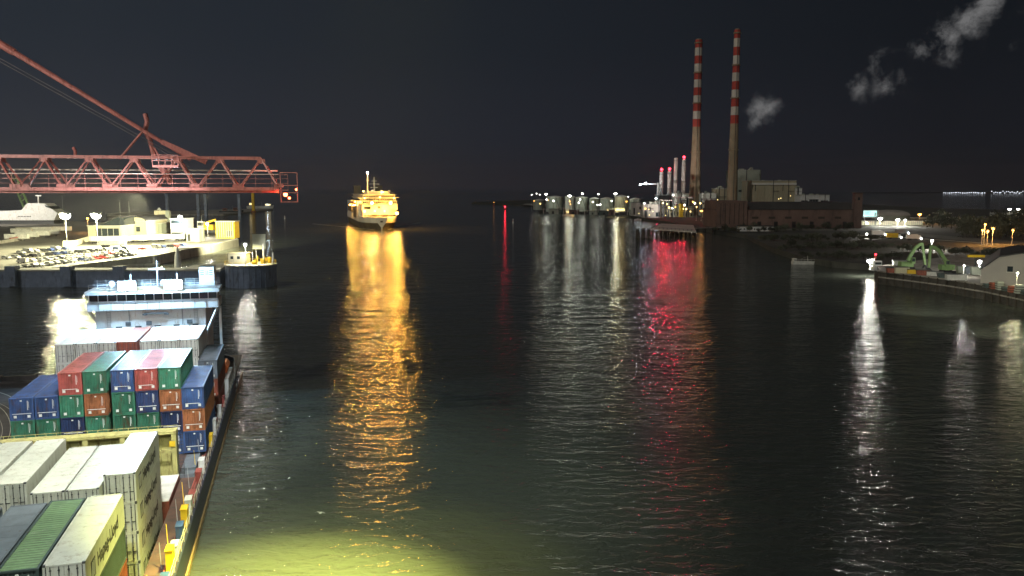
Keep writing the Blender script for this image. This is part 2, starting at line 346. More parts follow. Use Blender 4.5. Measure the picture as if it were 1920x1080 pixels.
# ------------------------------------------------------------------ containers
CW, CL, CH = 2.44, 12.19, 2.59
_cache = {}
def corr_panel(mb, a, b, z0, z1, outward, pitch, depth, mi=0):
    """vertical corrugated panel from point a to b (xy), corrugations along outward"""
    a, b, o = Vector(a), Vector(b), Vector(outward); L = (b-a).length; d = (b-a)/L; n = max(2, int(L/pitch)); p = L/n
    pts = []
    for i in range(n):
        for t, q in ((0, 0), (0.25, 0), (0.4, 1), (0.85, 1)): pts.append(a + d*(p*(i+t)) - o*(depth*q))
    pts.append(b)
    vs = [(q.x, q.y, z0) for q in pts] + [(q.x, q.y, z1) for q in pts]; k = len(pts)
    mb.add(vs, [(i, i+1, k+i+1, k+i) for i in range(k-1)], mi)
def container(color, end='blind', h=CH, smooth=False, marks=0, text=None, roof=None, roofcorr=True, side_marks=False):
    key = (color, end, h, smooth, marks, text, roof, roofcorr)
    if key in _cache:
        return copy_tree(_cache[key])
    root = obj('shipping_container', None); _cache[key] = root
    x0, x1 = -CW/2, CW/2; C = 'c_'+color
    fr = MB()
    for x in (x0, x1-0.16):
        for y in (0, CL-0.16): fr.box(x, x+0.16, y, y+0.16, 0, h)
        fr.box(x, x+0.16, 0.16, CL-0.16, 0, 0.16); fr.box(x, x+0.16, 0.16, CL-0.16, h-0.12, h)
    for y in (0, CL-0.16):
        fr.box(x0+0.16, x1-0.16, y, y+0.16, 0, 0.17); fr.box(x0+0.16, x1-0.16, y, y+0.16, h-0.13, h-0.003)
    for x in (x0-0.002, x1-0.178):
        for y in (-0.004, CL-0.176):
            for z in (0.0, h-0.115): fr.box(x, x+0.18, y, y+0.18, z-0.002, z+0.12, 1)
    fr.build('frame', [C, 'dsteel' if color == 'white' else C], root)
    sd = MB()
    for sx_, ox in ((x0+0.03, -1), (x1-0.03, 1)):
        A, B = ((sx_, 0.16), (sx_, CL-0.16)) if ox > 0 else ((sx_, CL-0.16), (sx_, 0.16))
        if smooth: sd.box(sx_-0.03, sx_+0.03, 0.16, CL-0.16, 0.16, h-0.12)
        else: corr_panel(sd, A, B, 0.16, h-0.12, (ox, 0), 0.28, 0.05)
    corr_panel(sd, (x1-0.16, CL-0.04), (x0+0.16, CL-0.04), 0.17, h-0.13, (0, 1), 0.25, 0.04)
    sd.box(x0+0.16, x1-0.16, 0.16, CL-0.16, 0.05, 0.1)
    sd.build('side_panels', C, root)
    rf = MB()
    if smooth or not roofcorr:
        rf.box(x0+0.16, x1-0.16, 0.16, CL-0.16, h-0.10, h-0.03)
        for k in range(1, 6): rf.box(x0+0.16, x1-0.16, CL*k/6-0.015, CL*k/6+0.015, h-0.03, h-0.018)
    else:
        nn = 30; Ls = CL-0.32; vs = []
        for i in range(nn):
            for t, q in ((0, 0), (0.3, 0), (0.45, 1), (0.85, 1)):
                y = 0.16 + Ls*(i+t)/nn; vs.append((y, h-0.02-0.06*q))
        vs.append((CL-0.16, h-0.02)); k = len(vs)
        rf.add([(x0+0.16, y, z) for y, z in vs] + [(x1-0.16, y, z) for y, z in vs], [(i, k+i, k+i+1, i+1) for i in range(k-1)])
    rf.build('roof', ('c_'+roof) if roof else C, root)
    if end == 'blind':
        e_ = MB(); corr_panel(e_, (x0+0.16, 0.05), (x1-0.16, 0.05), 0.17, h-0.13, (0, -1), 0.24, 0.045); e_.build('end_wall', C, root)
        mk = MB()
        mk.box(x1-0.62, x1-0.56, 0.02, 0.035, h*0.45, h*0.86)
        mk.box(x1-0.50, x1-0.47, 0.02, 0.035, h*0.55, h*0.82)
        mk.box(-0.12, 0.08, 0.02, 0.035, h*0.84, h*0.9)
        mk.build('number_marks', 'mark_white', root)
        if marks >= 1:
            for x in (x0+0.38, x1-0.66):
                pl = MB(); pl.box(x, x+0.3, 0.015, 0.035, 0.28, 0.58); pl.build('placard', 'mark_white', root)
        if marks == 2:
            pl = MB(); pl.box(x0+0.25, x1-0.25, 0.012, 0.035, 0.72, 0.79); pl.build('white_stripe', 'mark_white', root)
        if marks == 3:
            pl = MB(); pl.box(x0+0.35, x1-0.5, 0.012, 0.035, 0.62, 0.68); pl.build('white_stripe', 'mark_white', root)
            pl = MB(); pl.box(x1-0.62, x1-0.40, 0.015, 0.035, 0.3, 0.5); pl.build('placard', 'mark_white', root)
    else:
        for sgn in (-1, 1):
            dr = MB(); xa, xb = (x0+0.17, -0.01) if sgn < 0 else (0.01, x1-0.17)
            dr.box(xa, xb, 0.03, 0.09, 0.18, h-0.14)
            for zz in (0.35, 0.65): dr.box(xa+0.06, xb-0.06, 0.015, 0.03, h*zz, h*zz+0.05)
            do = dr.build('door', C, root)
            for t in (0.25, 0.72):
                rd = MB(); xx = xa+(xb-xa)*t; rd.tube((xx, -0.01, 0.15), (xx, -0.01, h-0.12), 0.028, n=6)
                rd.box(xx-0.05, xx+0.3, -0.03, 0.0, 0.95, 1.01)
                for zz in (0.3, 1.3, h-0.4): rd.box(xx-0.06, xx+0.06, -0.03, 0.03, zz, zz+0.06)
                rd.build('locking_rod', 'dsteel', do)
            sl = MB(); xs = xa if sgn < 0 else xb
            sl.box(xs-0.03, xs+0.03, 0.0, 0.03, 0.18, h-0.14); sl.build('door_seal', 'black', do)
    if text:
        me = text_mesh(text, 1.35, 0.004, bold=0.035)
        o = obj('lettering', me, root, (x1+0.012, 3.1, 0.85)); o.rotation_euler = (math.pi/2, 0, math.pi/2)
        lg = MB(); lg.box(x1+0.002, x1+0.016, 1.35, 2.55, 0.62, 1.9)
        lo = lg.build('logo', 'ink', root)
        cut = MB()
        for k in range(3): cut.bar((x1+0.02, 1.5+0.33*k, 0.75), (x1+0.02, 1.78+0.33*k, 1.75), 0.012, 0.09)
        cut.build('logo_stripe', 'c_white', lo)
    return root
def put(color, v, u, z, label, group, **kw):
    r = container(color, **kw)
    r.location = S(v, u, z); r.rotation_euler.z = TH
    tag(r, label, 'shipping container', group)
    return r
CN = {'blue': 'blue', 'navy': 'navy blue', 'green': 'green', 'red': 'red', 'orange': 'orange brown', 'brown': 'red brown', 'white': 'white', 'grey': 'blue grey', 'dark': 'dark grey green'}
RE = -13.4                                    # right edge of the outermost inner column
cols = [RE-CW/2-2.56*k-(0.35 if k > 2 else 0) for k in range(7)][::-1]   # centres, left to right
OUTB = RE+0.15+CW/2
# middle block: rows of 40 ft boxes seen from their ribbed ends
mid = [['green','blue'],['green','blue'],['navy','green','red'],['green','orange','green'],['green','green','blue'],['green','navy','red'],['navy','orange','green']]
mk = {('green',0):1,('blue',1):2}
for ci, colr in enumerate(mid):
    for ti, cc in enumerate(colr):
        marks = 1 if cc in ('green',) else (2 if cc in ('navy', 'orange') or (cc == 'blue' and ti == 1) else 3)
        put(cc, cols[ci], 101.9+0.0, 5.3+2.62*ti, f"{CN[cc]} container, {('lowest','middle','top')[ti] if len(colr)==3 else ('lower','upper')[ti]} of the {ORD[ci]} column of the middle block",
            'coloured containers in the middle of the ship', marks=marks)
put('blue', cols[6], 101.9, 2.66, "blue container half hidden by the yellow frame, seventh column of the middle block", 'coloured containers in the middle of the ship', marks=3)
for ti, cc in enumerate(['blue','orange','blue']):
    put(cc, OUTB, 100.6, 3.1+2.62*ti, f"{CN[cc]} shipping container, {('lowest','middle','top')[ti]} of the column beside the water, middle block",
        'coloured containers in the middle of the ship', marks=(2, 2, 3)[ti])
for ti, cc in enumerate(['brown','brown','grey']):
    put(cc, OUTB, 118.2, 2.66+2.62*ti, f"{CN[cc]} shipping container, {('lowest','middle','top')[ti]} of the outboard stack just before the bridge", 'containers below the bridge', marks=1)
# rear block: white reefers
for ci in range(7):
    cc = 'brown' if ci == 3 else 'white'
    for ti in ((0, 1, 2, 3) if ci in (0, 6) else (2, 3)):
        c2 = cc if ti == 3 else ('white', 'brown', 'white')[ti % 3]
        put(c2, cols[ci], 121.0, 2.66+2.62*ti, f"{CN[c2]} container with barred doors, {('lowest','second lowest','second highest','top')[ti]}, {ORD[ci]} column below the bridge", 'containers below the bridge',
            end='doors', smooth=(c2 == 'white'), h=CH)
# near block
NZ = 10.5
for ti in range(4):
    put('white', RE-CW/2, 72.2, NZ-2.6*(ti+1), f"white refrigerated container with black lettering, {('topmost','second','third','lowest')[ti]} of the tall stack before the yellow frame", 'white containers before the yellow frame',
        end='doors', smooth=True, h=2.58, text='Hapag-Lloyd')
near2 = [(cols[5], 9.85, 'beside the tall stack'), (cols[4], 9.85, 'third from the water side'), (cols[3]-0.05, 10.5, 'fourth from the water side'), (cols[2]-0.3, 10.5, 'fifth from the water side'), (cols[1]-0.3, 10.5, 'sixth from the water side')]
for k, (v, top, wh) in enumerate(near2):
    for ti in range(3 if k < 3 else 1):
        put('white', v, 71.0+0.9*(k > 1), top-2.6*(ti+1), f"white refrigerated container {wh} before the yellow frame, {('topmost','second down','third down')[ti]}", 'white containers before the yellow frame',
            end='doors', smooth=True, h=2.58)
put('white', RE-CW/2, 54.9, NZ-2.6+0.1, "white container with black lettering in the nearest row, its flat roof beside a green one", 'nearest row of containers', end='doors', smooth=True, h=2.58, text='Hapag-Lloyd')
put('dark', cols[5]-0.02, 54.7, NZ-2.6+0.05, "green container with a ribbed light green roof in the nearest row", 'nearest row of containers', marks=1, roof='lgreen')
put('grey', cols[4]-0.05, 54.5, NZ-2.6+0.0, "blue grey container with a plain roof, furthest from the water in the nearest row", 'nearest row of containers', marks=1, roofcorr=False)
put('grey', cols[3]-0.1, 54.3, NZ-2.6+0.0, "blue grey container at the corner of the picture, nearest row", 'nearest row of containers', marks=1, roofcorr=False)
for k, v in enumerate((RE-CW/2, cols[5]-0.02, cols[4]-0.05, cols[3]-0.1)):
    put('dark', v, 54.9-0.2*k, NZ-5.2+0.05, ("dark grey green container under the lettered white one in the nearest row", "dark container under the green roofed one", "dark container under the blue grey one", "dark container under the corner blue grey one")[k], 'nearest row of containers', marks=1)
put('brown', RE-CW/2, 54.9, NZ-7.8+0.0, "red brown container at the foot of the nearest stack beside the walkway", 'nearest row of containers', marks=1)
# ------------------------------------------------------------------ container ship
ship = thing('container_ship', 'feeder container ship loaded with stacks, lit bridge at the far end', 'container ship', S(0, 0, 0), TH)
HR, HL = -10.0, -33.0
def ring(u, zf, inset=0):
    pass
hb = MB()
def hull_ring(hw, z):
    pts = []
    for u in (18, 60, 100, 140, 156):
        pts.append((HR-(0 if u < 150 else 1.2)+(z-3)*0.03, u))
    for u in (163,): pts += [(HR-5, u), (HL+5, u)]
    for u in (156, 140, 100, 60, 18): pts.append((HL+(0 if u < 150 else 1.2)-(z-3)*0.03, u))
    return [(x, y, z) for x, y in pts]
hb.loft([hull_ring(0, -1.5), hull_ring(0, 1.0), hull_ring(0, 3.3)], caps=False)
inner = [(x*1.0+(0.18 if x < -20 else -0.18), y-(0.18 if y > 100 else 0), z) for x, y, z in hull_ring(0, 3.3)]
hb.loft([hull_ring(0, 3.3), inner, [(x, y, 2.3) for x, y, z in inner]], caps=False)
hb.build('hull', 'hull_navy', ship)
bt = MB(); 
for u0 in range(18, 156, 23): bt.box(HR-0.12, HR+0.10, u0, u0+22.97, 0.0, 0.5)
bt.build('fender_strip', 'boot', ship)
dk = MB()
dk.box(HR-0.25-2.5, HR-0.25, 18, 93, 2.3, 2.6); dk.box(HL+0.25, HL+1.0, 18, 93, 2.3, 2.6)
dk.box(HL+0.25, HR-0.25, 93, 162, 2.3, 2.6); dk.box(HL+1.0, HR-3.2, 18, 50, 2.3, 2.55)
dk.build('deck', 'deck', ship)
hf = MB(); hf.box(HL+1.0, HR-2.75, 50, 93, -0.3, 0.08); hf.build('hold_floor', 'hold', ship)
hc = MB(); hc.box(HL+1.2, -16.2, 101.5, 114.5, 2.6, 5.28); hc.build('hatch_coaming', 'hull_navy', ship)
# rails and outfit along the walkway
rl = MB()
for k in range(0, 66):
    u = 22+2*k; rl.box(HR-0.14, HR-0.09, u, u+0.05, 3.3, 4.3)
for z in (3.8, 4.3): rl.box(HR-0.14, HR-0.10, 22, 153, z, z+0.05)
rl.build('handrail', 'pipe', ship)
for u, c, hh in ((62,'ship_white',1.6),(66,'c_blue',1.1),(69.5,'yel_plain',1.9),(72,'ship_white',1.2),(75.5,'c_blue',1.5),(79,'yel_plain',1.7),(82,'ship_white',1.5),(85,'c_red',1.0),(91,'c_red',1.2),(94,'ship_white',1.5),(104,'yel_plain',1.4),(109,'ship_white',1.9),(117,'ship_white',1.6),(123,'c_red',1.4)):
    b_ = MB(); b_.box(HR-1.0, HR-0.45, u, u+1.3, 2.6, 2.6+hh); b_.box(HR-1.05, HR-0.4, u-0.05, u+1.35, 2.6+hh, 2.66+hh)
    b_.tube((HR-0.7, u+1.8, 2.6), (HR-0.7, u+1.8, 3.1), 0.16); b_.tube((HR-0.7, u+2.3, 2.6), (HR-0.7, u+2.3, 3.1), 0.16)
    b_.build('deck_box', c, ship)
for k in range(11):
    u = 60+5.1*k+random.uniform(-1, 1); lr = MB(); lr.bar((HR-1.5, u, 2.62), (HR-1.7, u+0.8, 4.6), 0.06); lr.build('lashing_rod', 'yel_plain' if k % 2 else 'steel', ship)
pp = MB(); pp.path([(HR-1.15, 50, 2.8), (HR-1.15, 100, 2.8)], 0.09); pp.path([(HR-0.95, 50, 2.75), (HR-0.95, 130, 2.75)], 0.07); pp.build('deck_pipes', 'c_red', ship)
# yellow lashing frame across the ship
yf = MB(); uy = 93.0
yf.box(-33, -13.0, uy, uy+1.5, 7.6, 7.95)
for v in (-33, -29.4, -25.8, -22.2, -18.6, -15.9, -13.5):
    yf.box(v, v+0.5, uy-0.02, uy+1.52, 2.6, 7.6)
yf.box(-32.5, -13.1, uy+0.7, uy+0.85, 2.6, 7.6)
yf.box(-33, -13.0, uy-0.04, uy+0.1, 5.6, 5.9)
for v in range(-32, -13): yf.box(v+0.3, v+0.36, uy+0.55, uy+0.7, 2.7, 7.58)
yf.box(-33, -13.0, uy-0.06, uy+0.0, 7.7, 7.76)
yo = yf.build('lashing_frame', 'yellow', ship)
yr = MB(); 
for k in range(21): yr.box(-33+k, -32.95+k, uy+1.4, uy+1.45, 7.95, 8.2)
yr.box(-33, -13.0, uy+1.4, uy+1.45, 8.2, 8.25)
yr.build('handrail', 'yellow', yo)
ys = MB(); ys.box(-13.7, -13.1, uy-0.12, uy-0.06, 6.3, 6.9); ys.build('sign_plate', 'yel_plain', yo)
ld = MB()
for x in (-12.9, -12.4): ld.box(x, x+0.06, uy+0.2, uy+0.26, 2.6, 7.7)
for k in range(13): ld.box(-12.9, -12.35, uy+0.2, uy+0.25, 2.9+0.38*k, 2.94+0.38*k)
ld.build('ladder', 'dsteel', yo)
pl = MB(); pl.box(-12.9, -11.4, 95, 100, 2.6, 3.1); pl.box(-12.9, -11.4, 93.2, 94.4, 2.6, 3.0); pl.build('walkway_platform', 'c_grey', ship)
ht = MB(); ht.box(-15.9, -12.8, 84.8, 92.8, 0.1, 3.15); ho_ = ht.build('hatch_cover', 'c_brown', ship)
ht = MB(); ht.box(-15.85, -12.85, 84.85, 92.75, 3.15, 3.2); ht.build('cover_plate', 'tarp', ho_)
# superstructure
UB = 138.0; vc = -21.45
ss = MB()
ss.box(vc-9.2, vc+8.0, UB, UB+11, 2.6, 15.2)
ss.box(vc-10.3, vc+10.3, UB-0.6, UB+5.0, 15.2, 15.45)
ss.box(vc-10.3, vc+10.3, UB-0.6, UB-0.45, 15.45, 16.5)
ss.box(vc-10.3, vc-10.15, UB-0.45, UB+5, 15.45, 16.5); ss.box(vc+10.15, vc+10.3, UB-0.45, UB+5, 15.45, 16.5)
ss.box(vc-10.4, vc+10.4, UB-1.0, UB+5.2, 17.7, 18.2)
so_ = ss.build('superstructure', 'ship_white', ship)
so_.scale = (0.93, 1, 1); so_.location = (vc*0.07, 0, 0)
gl = MB(); gl.box(vc-10.0, vc+10.0, UB-0.15, UB+4.6, 15.45, 17.7); gl.build('bridge_windows', 'glass', so_)
mu_ = MB()
for k in range(15): mu_.box(vc-10.0+k*20/14-0.06, vc-10.0+k*20/14+0.06, UB-0.24, UB-0.15, 16.3, 17.7)
mu_.box(vc-10, vc+10, UB-0.25, UB-0.15, 16.5, 16.62)
mu_.build('window_mullions', 'ship_white', so_)
lamp_in = MB(); lamp_in.box(vc-4, vc+3, UB-0.2, UB-0.16, 16.7, 17.5); 
bw = MB()
for k in range(5): bw.box(vc-6.2+k*3, vc-5.2+k*3, UB-0.03, UB, 11.6, 12.6)
bw.build('cabin_windows', 'glass', so_)
gr = MB(); gr.box(vc-1.6, vc+2.0, UB-0.5, UB, 14.5, 14.65); gr.box(vc-1.9, vc-1.2, UB-0.5, UB, 14.3, 14.5); gr.box(vc+1.5, vc+2.2, UB-0.5, UB, 14.3, 14.5)
gr.build('awning_bracket', 'dsteel', so_)
for x in (vc-4.6, vc+0.1-1.5, vc+5.0):
    bx_ = MB(); bx_.box(x, x+0.8, UB-0.35, UB, 12.7, 13.3); bx_.build('floodlight_housing', 'dsteel', so_)
st = MB()
for k in range(10): st.box(vc-10.5+k*0.2, vc-9.9+k*0.2, UB+0.3, UB+1.2, 14.8-0.26*k, 14.85-0.26*k)
st.bar((vc-10.4, UB+0.3, 15.2), (vc-8.6, UB+0.3, 12.6), 0.08, 0.2); st.bar((vc-10.4, UB+1.2, 15.2), (vc-8.6, UB+1.2, 12.6), 0.08, 0.2)
st.build('stairway', 'ship_white', so_)
br = MB(); br.bar((vc+10.0, UB, 15.2), (vc+7.6, UB-3.2, 10.0), 0.25, 0.4); br.box(vc+10.1, vc+10.5, UB+0.5, UB+0.9, 2.6, 15.2); br.build('wing_brace', 'ship_white', so_)
dt = MB()
for x in (vc-7.4, vc+6.2): 
    for q in range(9): dt.box(x, x+0.5, UB-0.14, UB-0.08, 12.8+0.26*q, 12.84+0.26*q)
    dt.box(x-0.04, x, UB-0.14, UB-0.06, 12.6, 15.2); dt.box(x+0.5, x+0.54, UB-0.14, UB-0.06, 12.6, 15.2)
dt.tube((vc-4, UB-0.12, 12.6), (vc-4, UB-0.12, 15.2), 0.07); dt.tube((vc+4.3, UB-0.12, 12.6), (vc+4.3, UB-0.12, 15.2), 0.07)
for k in range(12): dt.box(vc-10.3+k*1.85, vc-10.22+k*1.85, UB-0.66, UB-0.6, 15.3, 16.5)
dt.box(vc-10.3, vc+10.3, UB-0.7, UB-0.6, 16.42, 16.5)
dt.build('ladders_and_pipes', 'steel', so_)
rr = MB()
for z in (18.55, 18.9, 19.25):
    rr.box(vc-9.8, vc+10.2, UB-0.8, UB-0.76, z, z+0.04); rr.box(vc-9.8, vc+10.2, UB+5, UB+5.04, z, z+0.04)
for k in range(15): rr.box(vc-9.8+k*1.42, vc-9.76+k*1.42, UB-0.8, UB-0.76, 18.2, 19.3); rr.box(vc-9.8+k*1.42, vc-9.76+k*1.42, UB+5.0, UB+5.04, 18.2, 19.3)
rr.build('top_rail', 'ship_white', so_)
fn = MB(); fn.box(vc+6.3, vc+8.6, UB+4, UB+7.5, 18.2, 21.2); fo = fn.build('funnel_casing', 'ship_white', ship)
lv = MB()
for k in range(3):
    lv.box(vc+6.45, vc+7.05, UB+3.96, UB+4, 19.9+0.33*k, 20.03+0.33*k); lv.box(vc+7.85, vc+8.4, UB+3.96, UB+4, 19.9+0.33*k, 20.03+0.33*k)
for x in (7.35, 7.62): lv.box(vc+x, vc+x+0.08, UB+3.96, UB+4, 19.85, 20.7)
lv.build('louvres', 'ink', fo)
ms = MB(); ms.tube((vc, UB+4, 18.2), (vc, UB+4, 22.5), 0.12, 0.06); ms.box(vc-1.2, vc+1.2, UB+3.6, UB+3.8, 21, 21.2)
for x in (-3.6, 3.2): ms.tube((vc+x, UB+2, 18.2), (vc+x, UB+2, 20.5), 0.1)
ms.build('radar_mast', 'ship_white', ship)
for x in (-6.6, 1.0): dmm = MB(); dmm.sphere((vc+x, UB+3, 18.9), 0.55); dmm.build('radar_dome', 'ship_white', ship)
lb = MB(); lb.loft([[(x*k+(-11.3), 131+y, 6.2+z*k) for x, z in ((-0.9, 0.4), (-0.6, -0.6), (0.6, -0.6), (0.9, 0.4), (0.5, 1.0), (-0.5, 1.0))] for y, k in ((0, 0.3), (0.8, 0.9), (2, 1), (4, 1), (5.2, 0.9), (6, 0.3))])
lb.build('lifeboat', 'orange_boat', ship)
dv = MB()
for u in (131.8, 136.2): dv.bar((-11.3, u, 2.6), (-12.3, u, 8.3), 0.2); dv.bar((-12.3, u, 8.3), (-11.2, u, 8.6), 0.2)
dv.build('davit', 'ship_white', ship)
bh = MB(); bh.box(-12.4, -10.25, 128.6, 137.5, 2.6, 5.4); bh.build('deck_house', 'ship_white', ship)
for px in (238, 325):
    v = v_of(px, UB-1.2, 18.9)
    fl = MB(); fl.box(v-1.3, v+1.3, UB-1.25, UB-0.95, 18.35, 19.75); fl.tube((v, UB-1, 18.2), (v, UB-1, 18.5), 0.1); fo = fl.build('deck_floodlight', 'dsteel', ship)
    ln = MB(); [ln.box(v-1.25+1.27*i, v-0.03+1.27*i, UB-1.34, UB-1.25, 18.4+0.68*j, 19.02+0.68*j) for i in range(2) for j in range(2)]; ln.build('lens', E_COOL, fo)
    point('bulb', S(v, UB-2.0, 20.0), 11000, (0.4, 0.7, 1.0), 0.45)
    sp_ = spot('flood_beam', S(v, UB-1.7, 18.8), S(v+2, 100, 6), 17000, COOL, 130, 0.7, 0.3)

# ------------------------------------------------------------------ near quay with rails
qy = MB()
qp = [S(-33.8, -60), S(-33.8, 146), S(-41, 150), S(-90, 147), S(-90, -60)]
qy.slab([(p.x, p.y) for p in qp], -1.5, 3.2); struct(qy, 'quay', ['apron'])
qe = MB()
for (a, b) in ((S(-33.8, -40), S(-33.8, 146)),):
    d = (b-a).normalized(); nrm = Vector((-d.y, d.x, 0))*0.8
    qe.slab([(a.x, a.y), (b.x, b.y), ((b+nrm).x, (b+nrm).y), ((a+nrm).x, (a+nrm).y)], 3.0, 3.45)
struct(qe, 'quay_kerb', ['concrete'])
rlm = MB()
def arc_strip(mb, cx, cy, r, w, a0, a1, z, n=40):
    vs = []
    for i in range(n+1):
        a = a0+(a1-a0)*i/n
        for rr_ in (r, r+w): vs.append((cx+rr_*math.cos(a), cy+rr_*math.sin(a), z))
    mb.add(vs, [(2*i, 2*i+1, 2*i+3, 2*i+2) for i in range(n)])
for rx, ry, cx, cy, wq in ((78, 66, -22, 800, 1.6), (60, 52, -24, 805, 1.0), (43, 45, -24, 802, 1.6), (28, 32, -24, 806, 1.0)):
    vs = []
    for i in range(41):
        a = math.pi*(1.0-1.25*i/40)
        for q in (0, wq): p = P(cx+(rx+q)*math.cos(a), cy-(ry+q*0.6)*math.sin(a), 3.206); vs.append((p.x, p.y, 3.206))
    rlm.add(vs, [(2*i, 2*i+1, 2*i+3, 2*i+2) for i in range(40)])
tag(rlm.build('curved_rail_marks', 'paint_line'), kind='structure')
# barrier/pipe along quay end
bn = thing('quay_barrier', 'low dark pipe barrier with red panel at the end of the near quay', 'barrier', S(-60, 145, 3.2), TH)
b1 = MB(); b1.box(-26, 19, 0, 0.5, 0.2, 1.0); b1.box(-26, 19, -0.8, -0.4, 0, 0.3)
for x in range(-26, 20, 5): b1.box(x, x+0.4, -0.9, 0.7, 0, 1.2)
b1.build('rail', 'apron', bn); b2 = MB(); b2.box(2.0, 6.0, -0.06, -0.003, 0.25, 0.95); b2.build('red_panel', 'c_red', bn)

# ------------------------------------------------------------------ ship-to-shore crane boom
crane = thing('quay_crane', 'red lattice boom of a quayside crane reaching over the container ship', 'crane', S(0, 0, 0), TH)
U0, U1 = 96.0, 99.2
def bv(px, z=35, u=U0): return v_of(px, u, z)
ZB, ZT = 33.75, 37.25
tip = bv(522); topend = bv(490)
LB = -62.0
bc = MB()
for u in (U0, U1): bc.box(LB, tip, u-0.16, u+0.16, ZB-0.3, ZB+0.3)
for k in range(14): x = tip-0.3-4.35*k; bc.bar((x, U0, ZB), (x, U1, ZB), 0.18, 0.22)
bc.build('bottom_chord', 'crane_red', crane)
tcb = MB()
for u in (U0+0.9, U1-0.9): tcb.box(LB, topend, u-0.13, u+0.13, ZT-0.16, ZT+0.16)
for k in range(14): x = topend-4.35*k; tcb.bar((x, U0+0.9, ZT), (x, U1-0.9, ZT), 0.14)
tcb.build('top_chord', 'crane_red', crane)
dg_ = MB()
for fr_, (ub, ut) in enumerate(((U0, U0+0.9), (U1, U1-0.9))):
    for k in range(14):
        t = topend-4.35*k
        dg_.bar((t, ut, ZT), (t+1.85, ub, ZB+0.25), 0.2, 0.2); dg_.bar((t, ut, ZT), (t-2.35, ub, ZB+0.25), 0.15, 0.15)
gp_ = dg_
for u in (U0, U1):
    for k in range(14):
        t = topend-4.35*k; gp_.box(t+1.3, t+2.3, u-0.19, u+0.19, ZB+0.28, ZB+0.62); gp_.box(t-0.4, t+0.4, (U0+0.9 if u == U0 else U1-0.9)-0.17, (U0+0.9 if u == U0 else U1-0.9)+0.17, ZT-0.55, ZT-0.1)
        gp_.box(t-0.05, t+0.05, u-0.2, u+0.2, ZB-0.34, ZB+0.34)
dg_.build('lattice_diagonals', 'crane_red', crane)
pt = MB(); zt = 35.85
pt.box(LB, bv(520), U1+0.5, U1+0.75, zt, zt+0.16); pt.box(LB, tip, U0-0.5, U0-0.42, 35.45, 35.5); pt.build('cable_tray', 'pipe', crane)
wr = MB()
for z in (34.45, 34.95, 35.4): wr.box(LB, bv(540), U0-0.75, U0-0.71, z, z+0.04)
for k in range(34): x = bv(540)-1.7*k; wr.box(x-0.04, x, U0-0.76, U0-0.70, ZB, 35.44)
wr.box(LB, bv(540), U0-0.8, U0-0.2, ZB-0.05, ZB+0.02)
wr.build('walkway_rail', 'crane_red', crane)
# forestay and ropes
z1 = Q(0, 78, S(bv(0), U0).y).z
def bz(px, py, u=97.6):
    v = v_of(px, u, 37)
    for _ in range(6):
        Yw = S(v, u).y; z = Q(px, py, Yw).z; v = v_of(px, u, z)
    return Vector((v, u, z))
a0, a1 = bz(358, 299), bz(0, 82); dirn = (a1-a0)
fs = MB(); top = a0+dirn*1.55
fs.tube(a0, a0+dirn*0.93, 0.20, 0.30, 10); fs.tube(a0+dirn*0.93, top, 0.40, 0.40, 10)
fs.bar(a0+Vector((1.6, 0, -0.3)), a0+dirn*0.16, 0.75, 0.55)
fs.build('forestay', 'crane_red', crane)
rp = MB(); 
for dz in (0, 0.35): rp.tube(bz(355, 312)+Vector((0, 0.4, dz)), bz(355, 312)+Vector((0, 0.4, dz))+(bz(0, 116)-bz(355, 312))*1.5, 0.045, n=6)
rp.build('stay_rope', 'rope', crane)
af = MB()
af.path([bz(290, 297, 98.5), bz(281, 262, 98.5), bz(272, 244, 98.5)], 0.27); af.path([bz(272, 244, 98.5), bz(276, 228, 98.5), bz(272, 213, 98.5)], 0.26)
af.path([bz(224, 298), bz(268, 246)], 0.13); af.path([bz(301, 298), bz(281, 262, 98.5)], 0.1)
af.path([bz(300, 310), bz(322, 345)], 0.35)
af.build('stay_frame', 'crane_red', crane)
po = MB(); q0, q1 = bz(141, 297), bz(141, 283); po.path([q0, q1, bz(137, 276)], 0.17); po.build('latch_post', 'crane_red', crane)
pf = MB(); p0, p1 = bz(288, 312, U0-0.8), bz(336, 312, U0-0.8)
pf.box(p0.x, p1.x, U0-1.6, U0-0.2, p0.z-0.12, p0.z+0.12)
for z in (0.55, 1.15): pf.box(p0.x, p1.x, U0-1.62, U0-1.56, p0.z+z, p0.z+z+0.06)
for k in range(5): x = p0.x+(p1.x-p0.x)*k/4; pf.box(x-0.03, x+0.03, U0-1.62, U0-1.56, p0.z, p0.z+1.2)
pf.build('service_platform', 'crane_red', crane)
tb = MB(); t0 = tip+0.2
for x in (t0, t0+1.8):
    for u in (U0-0.7, U0+1.0): tb.box(x-0.04, x+0.04, u-0.04, u+0.04, ZB-1.3, ZB+1.9 if u < U0 else ZB+0.2)
for z in (ZB-1.3, ZB-0.3, ZB+0.5, ZB+1.9): tb.box(t0-0.05, t0+1.85, U0-0.75, U0-0.66, z-0.04, z+0.04)
tb.box(t0-0.05, t0+1.85, U0-0.75, U0+1.0, ZB-1.36, ZB-1.3)
to_ = tb.build('tip_basket', 'crane_red', crane)
tl = MB(); tl.sphere((t0+0.5, U0+0.2, ZB-0.5), 0.24); tl.sphere((t0+1.7, U0-0.6, ZB+0.05), 0.14); tl.sphere((t0+0.9, U0+0.2, ZB-0.9), 0.14)
tl.build('warning_lamp', emit('lamp_orange_red', (1.0, 0.14, 0.05), 16), to_)
point('bulb', S(t0+0.6, U0-0.4, ZB-0.5), 1400, (1, 0.12, 0.06), 0.15)
